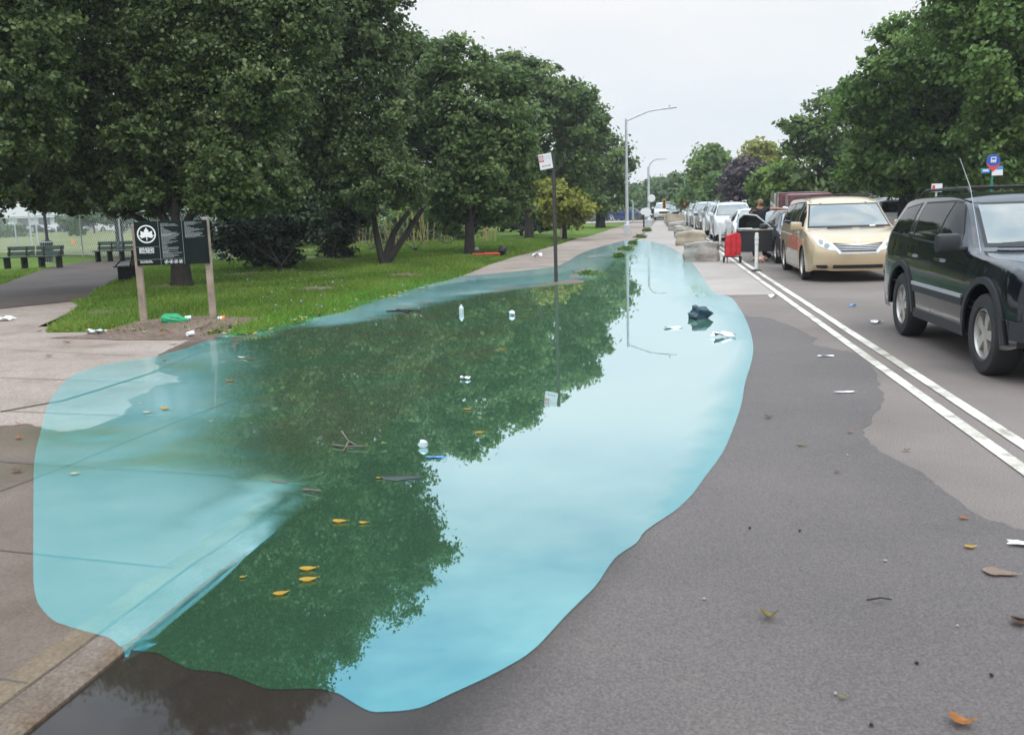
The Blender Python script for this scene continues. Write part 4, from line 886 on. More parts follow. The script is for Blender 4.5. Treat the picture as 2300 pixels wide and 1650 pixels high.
def jeep_side(c, r):
    W1 = [(1.70, 1.17), (2.42, 1.19), (2.42, 1.60), (2.19, 1.585)]; W2 = [(2.50, 1.19), (3.36, 1.215), (3.47, 1.59), (2.50, 1.605)]; W3 = [(3.56, 1.22), (4.34, 1.255), (4.20, 1.53), (3.66, 1.585)]
    W2a = W2
    for W_ in (W1, W2, W3):
        cx = sum(p[0] for p in W_) / 4; cz = sum(p[1] for p in W_) / 4
        big = [(cx + (x - cx) * 1.075, cz + (z - cz) * 1.13) for x, z in W_]
        fr = both(c, r, 'window_frame', big, 'seal', .002, .08)
        both(c, r, 'side_window', W_, 'glass', .005, .08)
    seam(c, r, [(2.46, 2.46), (3.50, 3.52)], .42, 1.16); seam(c, r, [(1.42, 1.44)], .42, 1.12)
    both(c, r, 'side_moulding', [(1.42, .60), (3.10, .60), (3.14, .685), (1.38, .685)], 'plastic', .012, .1)
    both(c, r, 'moulding_trim', [(1.42, .675), (3.13, .675), (3.13, .712), (1.40, .712)], 'dulltrim', .018, .1)
    both(c, r, 'rocker_panel', [(1.38, .26), (3.12, .26), (3.12, .40), (1.38, .40)], 'plastic', .012, .1)
    for y0 in (2.14, 3.14): both(c, r, 'door_handle', [(y0, .985), (y0 + .2, .99), (y0 + .2, 1.025), (y0, 1.02)], 'chrome', .03, .1)
    for yc in (c.yF, c.yR):
        outer = []; inner = []
        for k in range(17):
            a = math.pi * k / 16; ro = c.arch + .075; ri = c.arch - .0
            outer.append((yc + ro * math.cos(a), c.R + ro * math.sin(a) * .98)); inner.append((yc + ri * math.cos(a), c.R + ri * math.sin(a)))
        outer = [(yc + c.arch + .08, .36)] + outer + [(yc - c.arch - .08, .36)]; inner = [(yc + c.arch, .34)] + inner + [(yc - c.arch, .34)]
        both(c, r, 'wheel_arch_flare', outer + inner[::-1], 'plastic', .022, .07)
    mirrors(c, r, 1.62, 1.21, M['plastic'], .22, .19, .17)
    for s_ in (-1, 1):
        g = MB(); x = s_ * .60; g.tube([(x, 2.3, 1.70), (x, 2.42, 1.755), (x, 3.9, 1.75), (x, 4.1, 1.69)], .018, 8); g.build('roof_rail', M['blackplastic'], r, True)
    g = MB(); g.box((0, 2.75, 1.765), (1.24, .06, .025), bev=.008); g.box((0, 3.75, 1.755), (1.24, .06, .025), bev=.008); g.build('cross_bar', M['blackplastic'], r)
    g = MB(); g.tube([(-.80, 1.35, 1.13), (-.86, 1.55, 1.75), (-.92, 1.72, 2.05)], [.005, .003, .002], 5); g.build('aerial', M['steel'], r)
def jeep_rear(c, r):
    both(c, r, 'tail_light', [(4.56, .92), (4.73, .92), (4.72, 1.2), (4.60, 1.2)], 'red', .006, .05)
C_jeep = Car(4.74, 1.88, [(0, .98), (.12, 1.03), (.5, 1.085), (1.25, 1.135), (1.42, 1.155), (1.75, 1.38), (2.12, 1.615), (2.35, 1.685), (2.9, 1.71), (3.8, 1.70), (4.35, 1.66), (4.52, 1.57), (4.70, 1.18), (4.74, .95)],
    [(0, .93), (.3, 1.0), (1.3, 1.09), (3, 1.14), (4.6, 1.17), (4.74, .93)], .86, 3.64, .385, .475, [(0, .885), (.3, .925), (1, .935), (3.8, .935), (4.5, .92), (4.74, .86)], .66,
    nose=[(.2, .12), (.45, .0), (.68, .0), (.74, .035), (1.0, .05), (1.1, .05)], B=.16, sill=.30, tw=.245, rimr=.62)
pf = P(2198, 839.5); pr = P(2015, 751); ax_ = (pf.x + pr.x) / 2 + .94
vehicle(C_jeep, 'black_car', 'black off-road car with grey wheel arches and five-spoke wheels in the near right lane', 'car', jp, (pf.x + .94, pf.y - .86, 0), .02, jeep_front, jeep_side, jeep_rear)
# ---------------------------------------------------------------- gold van
gold = mat('gold van paint', (.48, .37, .235), .3, .3, coat=.7)
M['rust'] = mat('scraped primer', (.36, .10, .06), .7, noise=(9, .35)); M['scuff'] = mat('scuffed filler', (.42, .37, .31), .8, noise=(11, .4, (.60, .56, .50)))
def van_front(c, r):
    c.patch([(-.85, 1.085), (.85, 1.085), (.72, 1.58), (-.72, 1.58)], '-y', .006, .08).build('windscreen_frame', M['seal'], r, True, 40)
    c.patch([(-.81, 1.115), (.81, 1.115), (.69, 1.55), (-.69, 1.55)], '-y', .012, .035).build('windscreen', M['screen'], r, True, 75)
    g = c.patch([(-.50, .80), (-.06, .755), (0, .745), (.06, .755), (.50, .80), (.33, .625), (-.33, .625)], '-y', .006, .05).build('grille', M['blackplastic'], r, True, 40)
    for k in range(4):
        z = .655 + k * .032; hw_ = .34 + (z - .625) * .85; c.patch([(-hw_, z), (hw_, z), (hw_, z + .009), (-hw_, z + .009)], '-y', .010, .08).build('grille_bar', M['steel'], g)
    for s_ in (-1, 1):
        P_ = [(.60 * s_, .845), (.50 * s_, .80), (.33 * s_, .615), (.0 * s_, .605), (.0, .575), (.37 * s_, .58)]
        c.patch(P_, '-y', .010, .05).build('grille_trim', M['chrome'], r, True, 40)
        h = c.patch([(.86 * s_, .93), (.80 * s_, .955), (.62 * s_, .86), (.44 * s_, .65), (.55 * s_, .66), (.74 * s_, .74)], '-y', .008, .04).build('headlight', M['lamp'], r, True, 40)
        for (cx, cz, rr) in ((.70, .82, .045), (.60, .745, .05)):
            c.patch([(s_ * cx + rr * math.cos(a), cz + rr * math.sin(a)) for a in np.linspace(0, 2 * math.pi, 14, endpoint=False)], '-y', .012, .03).build('bulb_bowl', M['lampdark'], h, True, 40)
        c.patch([(.78 * s_, .30), (.80 * s_, .355), (.60 * s_, .36), (.57 * s_, .31), (.62 * s_, .285)], '-y', .006, .04).build('fog_lamp_recess', M['blackplastic'], r, True, 40)
        c.patch([(.86 * s_, .22), (.86 * s_, .27), (.52 * s_, .255), (.50 * s_, .215)], '-y', .012, .06).build('bumper_lip', gold_m, r, True, 40)
    c.patch([(-.48, .36), (.48, .36), (.50, .24), (-.50, .24)], '-y', .006, .05).build('lower_intake', M['blackplastic'], r, True, 40)
    c.patch([(-.54, .232), (.54, .232), (.54, .18), (-.54, .18)], '-y', .02, .06).build('bumper_lip', gold_m, r, True, 40)
    c.patch([(.05 * math.cos(a), .84 + .032 * math.sin(a)) for a in np.linspace(0, 2 * math.pi, 16, endpoint=False)], '-y', .006, .03).build('badge', M['chrome'], r, True, 40)
    g = MB(); g.tube([(-.45, 1.02, 1.07), (-.42, .98, 1.085), (.05, 1.0, 1.09)], .013, 6); g.tube([(.72, 1.1, 1.10), (.2, 1.0, 1.09)], .012, 6); g.build('wiper', M['seal'], r)
    g = c.patch([(.42, 1.09), (.54, 1.09), (.53, 1.15), (.42, 1.15)], '-y', .009, .05).build('sticker', M['white'], r)
gold_m = gold
def van_side(c, r):
    for W_ in ([(1.30, 1.12), (1.98, 1.135), (1.98, 1.60), (1.86, 1.575)], [(2.10, 1.135), (3.20, 1.15), (3.20, 1.60), (2.10, 1.61)], [(3.32, 1.15), (4.66, 1.19), (4.50, 1.54), (3.32, 1.595)]):
        cx = sum(p[0] for p in W_) / 4; cz = sum(p[1] for p in W_) / 4
        both(c, r, 'window_frame', [(cx + (x - cx) * 1.08, cz + (z - cz) * 1.12) for x, z in W_], 'seal', .002, .08); both(c, r, 'side_window', W_, 'glass', .005, .08)
    seam(c, r, [(2.04, 2.04), (3.26, 3.26)], .32, 1.12); seam(c, r, [(1.42, 1.36)], .40, 1.10)
    c.patch([(1.55, .62), (2.0, .60), (3.1, .62), (3.0, .86), (2.5, .93), (1.7, .90)], '-x', .003, .06).build('scrape', M['rust'], r, True, 40)
    c.patch([(1.48, .27), (3.5, .25), (3.55, .40), (3.2, .60), (2.2, .57), (1.6, .58)], '-x', .004, .06).build('scuffed_door', M['scuff'], r, True, 40)
    for y0 in (1.80, 2.16): both(c, r, 'door_handle', [(y0, .965), (y0 + .18, .97), (y0 + .18, 1.005), (y0, 1.0)], 'chrome', .02, .1)
    mirrors(c, r, 1.28, 1.13, gold, .22, .18, .15)
    for s_ in (-1, 1):
        g = MB(); g.tube([(s_ * .66, 2.1, 1.72), (s_ * .66, 2.2, 1.77), (s_ * .66, 4.2, 1.77), (s_ * .66, 4.35, 1.72)], .016, 6); g.build('roof_rail', M['blackplastic'], r)
    g = MB(); g.box((0, 2.6, 1.785), (1.34, .07, .025), bev=.008); g.box((0, 3.8, 1.785), (1.34, .07, .025), bev=.008); g.build('cross_bar', M['blackplastic'], r)
C_van = Car(5.085, 1.985, [(0, .80), (.10, .87), (.4, .975), (.9, 1.055), (1.08, 1.085), (1.5, 1.39), (1.90, 1.635), (2.2, 1.725), (2.9, 1.75), (4.3, 1.73), (4.75, 1.66), (4.98, 1.2), (5.085, .9)],
    [(0, .72), (.35, .91), (1.1, 1.04), (2, 1.08), (4.8, 1.14), (5.085, .88)], .98, 4.01, .345, .40, [(0, .86), (.35, .955), (1, .985), (4.3, .985), (4.85, .955), (5.085, .88)], .72,
    nose=[(.15, .10), (.35, .0), (.58, .0), (.80, .10), (.95, .20)], B=.30, sill=.20, tw=.22, rimr=.66)
pv = P(1798, 628)
vehicle(C_van, 'gold_van', 'gold minivan facing the camera with a scraped side and chrome-edged grille', 'van', gold, (pv.x + .985, pv.y - .98, 0), -.005, van_front, van_side, None, style='multi')
# ---------------------------------------------------------------- generic cars
def gen_front(ws, scr, grl, lampz, grill='blackplastic'):
    def f(c, r):
        c.patch(ws, '-y', .003, .09).build('windscreen_frame', M['seal'], r, True, 40)
        c.patch(scr, '-y', .006, .08).build('windscreen', M['screen'], r, True, 60)
        c.patch(grl, '-y', .006, .07).build('grille', M[grill], r, True, 40)
        for s_ in (-1, 1):
            c.patch([(s_ * .84, lampz + .07), (s_ * .60, lampz + .06), (s_ * .48, lampz - .06), (s_ * .80, lampz - .04)], '-y', .008, .05).build('headlight', M['lamp'], r, True, 40)
        c.patch([(-.55, .28), (.55, .28), (.50, .40), (-.50, .40)], '-y', .006, .07).build('lower_intake', M['blackplastic'], r, True, 40)
        plate(c, r, 0, .48, y=-.02, m='plateyellow')
    return f
def gen_side(WS, seams, mz, my, pm, rail=False):
    def f(c, r):
        for W_ in WS:
            cx = sum(p[0] for p in W_) / len(W_); cz = sum(p[1] for p in W_) / len(W_)
            both(c, r, 'side_window', W_, 'glass', .004, .1)
        seam(c, r, seams, .35, c.belt(2) - .01)
        mirrors(c, r, my, mz, pm)
        if rail:
            for s_ in (-1, 1):
                g = MB(); z = c.maxtop + .02; g.tube([(s_ * .60, 1.9, z - .06), (s_ * .60, 2.05, z + .03), (s_ * .60, 3.7, z + .02), (s_ * .60, 3.85, z - .05)], .02, 6); g.build('roof_rail', M['steel'], r)
    return f
def gen_rear(win, z):
    def f(c, r):
        c.patch(win, '+y', .005, .08).build('rear_window', M['glass'], r, True, 60)
        for s_ in (-1, 1): c.patch([(s_ * .84, z), (s_ * .62, z + .01), (s_ * .60, z + .16), (s_ * .82, z + .18)], '+y', .008, .06).build('tail_light', M['red'], r, True, 40)
        g = MB(); g.box((0, c.L + .0, z - .02), (.31, .02, .16)); g.build('number_plate', M['plateyellow'], r)
    return f
def SEDAN(): return Car(4.80, 1.83, [(0, .70), (.12, .76), (.6, .87), (1.1, .93), (1.28, .95), (1.7, 1.19), (2.15, 1.38), (2.6, 1.45), (3.2, 1.44), (3.7, 1.33), (4.2, 1.10), (4.65, 1.04), (4.8, .92)],
    [(0, .64), (.35, .78), (1.2, .89), (2, .92), (4.2, .99), (4.8, .86)], .93, 3.72, .33, .385, [(0, .80), (.35, .88), (1, .91), (4, .91), (4.5, .88), (4.8, .80)], .58, nose=[(.15, .08), (.35, 0), (.55, 0), (.75, .08)], B=.24, sill=.20, tw=.21)
sed_front = gen_front([(-.74, .965), (.74, .965), (.58, 1.37), (-.58, 1.37)], [(-.70, .99), (.70, .99), (.55, 1.345), (-.55, 1.345)], [(-.38, .66), (.38, .66), (.30, .52), (-.30, .52)], .66)
sed_win = [[(1.55, .955), (2.38, .97), (2.38, 1.375), (2.15, 1.33)], [(2.46, .97), (3.40, 1.0), (3.48, 1.33), (2.46, 1.385)], [(3.48, 1.02), (3.85, 1.05), (3.60, 1.28)]]
sed_rear = gen_rear([(-.66, 1.07), (.66, 1.07), (.52, 1.36), (-.52, 1.36)], .78)
def SUV(h=1.66, hood=1.0): return Car(4.62, 1.86, [(0, hood - .16), (.12, hood - .08), (.5, hood - .02), (1.05, hood + .05), (1.2, hood + .07), (1.6, hood + .36), (1.98, h - .08), (2.3, h - .01), (3.0, h), (3.9, h - .04), (4.25, h - .12), (4.5, 1.2), (4.62, .95)],
    [(0, hood - .22), (.35, hood - .10), (1.2, hood + .0), (2, hood + .03), (4.4, hood + .10), (4.62, .9)], .90, 3.60, .36, .42, [(0, .83), (.35, .90), (1, .925), (4, .925), (4.4, .90), (4.62, .84)], .64, nose=[(.15, .08), (.4, 0), (.65, 0), (.9, .06), (1.1, .1)], B=.20, sill=.24, tw=.22)
suv_front = gen_front([(-.78, 1.10), (.78, 1.10), (.64, 1.57), (-.64, 1.57)], [(-.74, 1.125), (.74, 1.125), (.61, 1.55), (-.61, 1.55)], [(-.45, .84), (.45, .84), (.38, .62), (-.38, .62)], .80)
suv_win = [[(1.42, 1.09), (2.15, 1.10), (2.15, 1.55), (1.98, 1.53)], [(2.23, 1.10), (3.15, 1.12), (3.20, 1.54), (2.23, 1.56)], [(3.28, 1.13), (4.1, 1.18), (3.95, 1.48), (3.30, 1.53)]]
suv_rear = gen_rear([(-.68, 1.14), (.68, 1.14), (.60, 1.52), (-.60, 1.52)], .90)
pb = paint('dark grey blue paint', (.020, .022, .028), .3); ps = paint('silver paint', (.42, .43, .45), .5); pw = paint('white car paint', (.66, .67, .68), 0, .3); pg = paint('grey car paint', (.10, .11, .12), .4); pbl = paint('dark blue car paint', (.02, .04, .14), .3); pgr = paint('grey green car paint', (.22, .26, .24), .3); prd = paint('dark red car paint', (.12, .015, .02), .2)
ps1 = P(1739, 591)
sedan = vehicle(SEDAN(), 'black_sedan', 'black saloon car with its door open, between the gold van and the man', 'car', pb, (ps1.x + .915, ps1.y - .93, 0), 0, sed_front, gen_side(sed_win, [(2.42, 2.42), (1.38, 1.38)], 1.03, 1.62, pb), sed_rear, style='multi')
suvA = vehicle(SUV(1.70, 1.02), 'white_suv', 'white tall car with roof rails behind the man and the red cart', 'car', pw, (P(1601, 541).x + .93, P(1601, 541).y - .9, 0), 0, suv_front, gen_side(suv_win, [(2.19, 2.19), (1.30, 1.30)], 1.18, 1.38, pw, True), suv_rear, style='multi')
pwh = D(1625, 562)
sedW = vehicle(SEDAN(), 'white_sedan', 'white saloon car between the man and the tall white car with roof rails', 'car', pw, (2.64 + .915, 33.0, 0), 0, sed_front, gen_side(sed_win, [(2.42, 2.42), (1.38, 1.38)], 1.03, 1.62, pw), sed_rear, style='multi', group=None)
def setpaint(root, pm):
    for ch in root.children:
        if ch.name.startswith(('body',)) or ch.name.startswith('wing_mirror'):
            ch.material_slots[0].link = 'OBJECT'; ch.material_slots[0].material = pm
def car_copy(src, x, y, rz, pm, label, group=None, name=None, s=1.0):
    c = copy_tree(src); c.name = name or src.name.split('.')[0]; c.location = (x, y, 0); c.rotation_euler = (0, 0, rz); c['label'] = label; c.scale = (s, s, s)
    if group: c['group'] = group
    elif 'group' in c: del c['group']
    setpaint(c, pm); return c
ROW = 'cars queuing along the double white line'
for o in (sedan, suvA, sedW): o['group'] = ROW
car_copy(suvA, 3.50, 50.5, 0, ps, 'silver tall car just behind the white one with roof rails', ROW, 'silver_suv')
car_copy(sedan, 3.43, 57.0, 0, pg, 'grey saloon car with dark bonnet behind the silver tall car', ROW, 'grey_sedan')
car_copy(suvA, 3.48, 64.5, 0, ps, 'pale grey boxy car, seventh in the queue beyond the grey saloon', ROW, 'pale_suv', 1.05)
car_copy(suvA, 3.33, 73.0, 0, pgr, 'grey-green tall car far down the queue', ROW, 'grey_suv')
car_copy(sedW, 3.38, 82.0, 0, pw, 'last white saloon car visible at the far end of the queue', ROW)
car_copy(suvA, 2.3, 101, 0, pg, 'small dark tall car on the street just right of the white van far away', None, 'dark_suv', 1.0)
car_copy(suvA, .9, 104, 0, pw, 'white car facing the camera far away beside the second street lamp', None, 'white_van', 1.12)
car_copy(suvA, 4.2, 108, 0, pgr, 'pale green-grey car beyond the rocks at the far end of the street', None, 'pale_car', 1.0)
car_copy(suvA, atY(1995, 480, 37).x, 41.6, math.pi, pw, 'white tall car seen from behind between the gold van and the black car', None, 'white_suv')
LOT = 'cars parked across the far street'
cols = [(pg, 'dark grey'), (ps, 'silver'), (pbl, 'dark blue'), (pg, 'grey'), (pw, 'white'), (ps, 'light grey'), (pbl, 'blue'), (pgr, 'grey-green'), (pg, 'charcoal')]
for i, (pm, cn) in enumerate(cols):
    x = 1360 + i * 11.0; p = atY(x, 495, 103 + (i % 2) * 2)
    src = sedan if i % 3 else suvA
    car_copy(src, p.x, p.y, math.pi / 2 + (.25 if i % 2 else 0), pm, '%s car parked %s across the far street' % (cn, ['at the left end of the row', 'second from the left', 'third from the left', 'just left of the first street lamp', 'right behind the first street lamp', 'just right of the first street lamp', 'left of the second street lamp', 'behind the second street lamp', 'at the right end of the row'][i]), LOT, 'parked_car')
# open door of the black saloon
DX = ps1.x; dy = ps1.y + .45
door = empty('open_door', (0, 0, 0)); door.parent = sedan
def dbox(nm, x0, x1, z0, z1, y, th, m, bev=.01, par=None):
    g = MB(); g.box(((x0 + x1) / 2, y, (z0 + z1) / 2), (x1 - x0, th, z1 - z0), bev=bev); return g.build(nm, M[m] if isinstance(m, str) else m, par or door, True, 30)
ox = -.915
P0 = [(ox - .98, .30), (ox - .02, .30), (ox, .60), (ox - .02, .93), (ox - .98, .95), (ox - 1.0, .6)]
g = MB().prism(P0, 'Y', 1.36, 1.46); g.build('door_panel', pb, door)
g = MB(); g.tube([(ox - .97, 1.41, .95), (ox - .93, 1.41, 1.22), (ox - .80, 1.41, 1.345), (ox - .45, 1.41, 1.30), (ox - .05, 1.41, .97)], .022, 6); g.build('door_frame', M['steel'], door, True)
g = MB().prism([(ox - .94, .96), (ox - .08, .96), (ox - .45, 1.28), (ox - .78, 1.325), (ox - .91, 1.21)], 'Y', 1.405, 1.415); g.build('door_window', M['glass'], door)
g = MB().box((ox - .48, 1.345, .915), (.98, .02, .055), bev=.006); g.build('door_trim', M['chrome'], door)
g = MB().box((ox - .26, 1.30, 1.0), (.24, .13, .15), bev=.04); g.build('door_mirror', pb, door, True)
# maroon truck
tk = empty('dark_red_truck', (atY(1742, 450, 33).x + .80, 33, 0), 0, 'dark red truck cab rising behind the gold van', 'truck')
g = MB(); g.box((0, 1.2, 1.75), (2.05, 2.4, 2.0), bev=.12); g.box((0, -.25, 1.15), (1.95, .8, .9), bev=.1); g.build('cab', prd, tk, True, 40)
g = MB(); g.box((0, 4.6, 1.75), (2.3, 4.2, 2.2), bev=.05); g.build('cargo_box', prd, tk, True, 40)
g = MB(); g.box((0, -.015, 2.1), (1.7, .03, .7), bev=.02); g.build('windscreen', M['screen'], tk)
g = MB(); g.box((0, -.665, 1.15), (.9, .03, .5)); g.build('grille', M['chrome'], tk); g = MB(); g.box((0, -.70, .62), (2.1, .15, .25), bev=.03); g.build('bumper', M['chrome'], tk)
for s_ in (-1, 1):
    g = MB(); g.box((s_ * 1.25, .1, 1.95), (.16, .08, .42), bev=.02); g.tube([(s_ * 1.0, .1, 2.1), (s_ * 1.25, .1, 2.1)], .02, 6); g.build('wing_mirror', M['chrome'], tk)
    for y in (.2, 5.4):
        g = MB(); g.lathe([(0, -.13), (.45, -.13), (.48, -.1), (.48, .1), (.45, .13), (0, .13)], 'X', c=(s_ * .95, y, .48), n=28); g.build('wheel', M['tyre'], tk, True, 40)
    g = MB(); g.box((s_ * .78, -.67, 1.0), (.22, .03, .18), bev=.02); g.build('headlight', M['lamp'], tk)
tk.scale = (.69, .69, .69)
# ================================================================ street furniture
def text_mesh(s, size, align='LEFT', bold=0.0, ext=.001):
    cu = bpy.data.curves.new('t', 'FONT'); cu.body = s; cu.size = size; cu.align_x = align; cu.offset = bold; cu.extrude = ext; cu.resolution_u = 3
    o = bpy.data.objects.new('t', cu); C.objects.link(o); bpy.context.view_layer.update()
    me = bpy.data.meshes.new_from_object(o.evaluated_get(bpy.context.evaluated_depsgraph_get())); bpy.data.objects.remove(o); bpy.data.curves.remove(cu); return me
def place_text(me, name, m, parent, origin, facing=(0, -1), w=None):
    """text in the local XZ plane facing -Y"""
    me.transform(Matrix.Rotation(math.pi / 2, 4, 'X'))
    if w:
        xs = [v.co.x for v in me.vertices]; k = w / (max(xs) - min(xs)); me.transform(Matrix.Scale(k, 4, (1, 0, 0)))
    o = link(name, me, m, parent); o.location = origin; return o
M['board'] = mat('sign board', (.007, .013, .012), .7, spec=.15, noise=(3, .3)); M['letter'] = mat('sign lettering', (.80, .82, .82), .5); M['small'] = mat('small lettering', (.27, .31, .31), .5)
# --- park sign: axes along the board
A_, B_ = P(322, 723, .04), P(478, 716, .04); yaw = math.atan2(B_.y - A_.y, B_.x - A_.x); mid = (A_ + B_) / 2; hw_ = (B_ - A_).length / 2
sg = empty('park_sign', (mid.x, mid.y, .04), yaw, 'black park sign with a white leaf emblem on two wooden posts', 'sign')
def onplane(px, py):                                     # photograph point on the board plane -> local x, z
    d = Vector(ray(px, py)); n = Vector((-math.sin(yaw), math.cos(yaw), 0)); o = Vector((0, 0, CAMH)); t = (mid - o).dot(n) / d.dot(n); q = o + d * t
    return (q.x - mid.x) * math.cos(yaw) + (q.y - mid.y) * math.sin(yaw), q.z - .04
xl, zt = onplane(300, 498); xr, _z = onplane(472, 594); _x, zb = onplane(305, 597); _, zt2 = onplane(468, 494); zt = (zt + zt2) / 2
for i, (s_, hgt, tilt) in enumerate(((-1, zt - .04, .0), (1, zt + .03, .0))):
    g = MB(); g.box((s_ * hw_, .06, hgt / 2 - .1), (.105, .10, hgt + .2), bev=.012); g.box((s_ * hw_ - s_ * .0, .0095, hgt / 2), (.004, .002, hgt * .9)); o = g.build('post', M['wood'], sg)
    if i: g = MB(); g.box((hw_, .06, hgt + .005), (.11, .105, .012), bev=.003); g.build('post_cap', M['steel'], sg)
BW, BH = xr - xl, zt - zb
g = MB(); g.box(((xl + xr) / 2, -.012, (zt + zb) / 2), (BW, .02, BH), bev=.004); g.build('board', M['board'], sg)
def bu(u, v): return (xl + u * BW, zt - v * BH)
def bbox_(g, u0, v0, u1, v1, y=-.0245, th=.003): a, b = bu(u0, v0), bu(u1, v1); g.box(((a[0] + b[0]) / 2, y, (a[1] + b[1]) / 2), (abs(b[0] - a[0]), th, abs(a[1] - b[1])))
g = MB()
for u in (.33, .655): bbox_(g, u - .0022, .0, u + .0022, 1.0)
bbox_(g, 0, .573, .33, .579); bbox_(g, 0, .863, .655, .869); g.build('dividing_line', M['small'], sg)
cx, cz = bu(.163, .285); rad = BW * .128
g = MB(); g.lathe([(rad, -.0235), (rad, -.027), (rad * .86, -.027), (rad * .86, -.0235)], 'Y', c=(cx, 0, cz), n=48, closed=True); g.build('emblem_ring', M['letter'], sg)
leaf = [(0, .74), (.10, .56), (.22, .42), (.25, .30), (.22, .17), (.36, .25), (.50, .31), (.66, .34), (.60, .18), (.63, .05), (.55, -.06), (.80, -.14), (.70, -.26), (.60, -.33), (.62, -.44), (.40, -.40), (.22, -.36), (.06, -.28), (.04, -.62), (.05, -.72)]
leaf = leaf + [(-x, z) for x, z in leaf[::-1] if x > .0]
g = MB(); g.prism([(cx + x * rad, cz + z * rad) for x, z in leaf], 'Y', -.0235, -.027); g.build('leaf_emblem', M['letter'], sg)
for k, (s_, v) in enumerate((('BREUKELEN', .655), ('BALLFIELDS', .72))):
    p = bu(.045, v); place_text(text_mesh(s_, .062, bold=.0012), 'name_lettering', M['letter'], sg, (p[0], -.0240, p[1]), w=BW * .20)
for k, (s_, v) in enumerate((('CITY OF NEW YORK', .915), ('PARKS & RECREATION', .945))):
    p = bu(.045, v); place_text(text_mesh(s_, .028, bold=.0004), 'owner_lettering', M['letter'], sg, (p[0], -.0240, p[1]), w=BW * (.16 if not k else .17))
rnd = random.Random(3); g = MB(); g2 = MB()
blocks = [(.362, .05, [.10, .20, .22, .24]), (.362, .105, [.09]), (.362, .13, [.03, .04, .05, .07, .10, .12, .14, .22, .20, .15, .13, .10]), (.362, .29, [.25, .24, .23, .22, .19, .17, .20, .12]), (.362, .44, [.09, .22, .19, .06]), (.362, .50, [.14, .08, .05, .07, .08, .06]), (.362, .60, [.23, .22, .21, .09, .21, .08, .10]), (.362, .70, [.07, .27, .25, .13, .20]), (.362, .79, [.22, .16, .14]),
          (.69, .03, [.15, .24, .18, .14]), (.69, .09, [.13]), (.69, .115, [.03, .06, .08, .13, .19, .26, .20, .13]), (.69, .26, [.08, .24, .25, .23, .21]), (.69, .345, [.20, .26, .14])]
for u, v, ln in blocks:
    if u > .5 and g2: g.build('small_print', M['small'], sg); g = MB(); g2 = None
    for k, L_ in enumerate(ln):
        vv = v + k * .0185; x = u
        while x < u + L_:
            w_ = min(rnd.uniform(.012, .035), u + L_ - x + .005); bbox_(g, x, vv, x + w_, vv + .0098); x += w_ + .005
g.build('small_print', M['small'], sg)
for k in range(4):
    px_, pz_ = bu(.405 + k * .066, .932); r_ = BW * .027
    g = MB(); g.lathe([(r_, -.0235), (r_, -.026), (r_ * .84, -.026), (r_ * .84, -.0235)], 'Y', c=(px_, 0, pz_), n=20, closed=True)
    g.box((px_, -.0245, pz_), (r_ * 1.6, .002, r_ * .2), ry=-.8); g.prism([(px_ - r_ * .45, pz_ - r_ * .2), (px_ + r_ * .1, pz_ - r_ * .5), (px_ + r_ * .45, pz_ + r_ * .1), (px_ + r_ * .05, pz_ + r_ * .5), (px_ - r_ * .3, pz_ + r_ * .35)], 'Y', -.0235, -.0242); g.build('prohibition_symbol', M['letter'], sg)
# --- brown sign pole at the kerb
p = P(1249, 635); zt = atY(1226, 340, p.y).z
pl = empty('street_sign', (p.x, p.y, .02), 0, 'tall brown pole at the kerb carrying a small white parking sign', 'sign')
g = MB(); g.prism([(-.026, -.03), (.026, -.03), (.026, -.022), (-.026, -.022)], 'Z', -.1, zt); g.box((-.022, .0, zt / 2), (.008, .045, zt)); g.box((.022, .0, zt / 2), (.008, .045, zt)); g.box((-.031, .02, zt / 2), (.02, .006, zt)); g.box((.031, .02, zt / 2), (.02, .006, zt))
g.build('pole', M['darksteel'], pl)
s0 = atY(1209, 358, p.y); SW, SH = .30, .335
pn = empty('sign_panel', (s0.x - p.x, -.055, s0.z - .02)); pn.rotation_euler = (0, R_(-8.5), R_(-10)); pn.parent = pl
M['redprint'] = mat('red print', (.48, .035, .06), .5); M['greyprint'] = mat('faded print', (.42, .42, .42), .6)
g = MB(); g.box((0, 0, 0), (SW, .006, SH), bev=.002); g.build('plate', M['white'], pn)
g = MB(); g.box((-.088, -.0042, .068), (.108, .002, .135)); g.build('red_square', M['redprint'], pn)
g = MB(); g.lathe([(.052, -.0052), (.052, -.0068), (.040, -.0068), (.040, -.0052)], 'Y', c=(-.088, 0, .070), n=24, closed=True); g.box((-.088, -.006, .070), (.10, .0016, .012), ry=.8); g.build('prohibition_ring', M['white'], pn)
place_text(text_mesh('P', .085, 'CENTER', .002), 'letter', M['white'], pn, (-.088, -.0052, .042))
for k, (s_, w_, x_) in enumerate((('NO PARKING', .15, -.02), ('8AM - 9AM', .15, -.02))):
    place_text(text_mesh(s_, .036), 'faded_lettering', M['greyprint'], pn, (x_, -.0036, .090 - k * .05), w=w_)
g = MB(); g.box((0, -.0042, -.095), (.17, .002, .014)); g.prism([(-.105, -.095), (-.075, -.075), (-.075, -.115)], 'Y', -.0035, -.0052); g.prism([(.105, -.095), (.075, -.075), (.075, -.115)], 'Y', -.0035, -.0052); g.build('double_arrow', M['redprint'], pn)
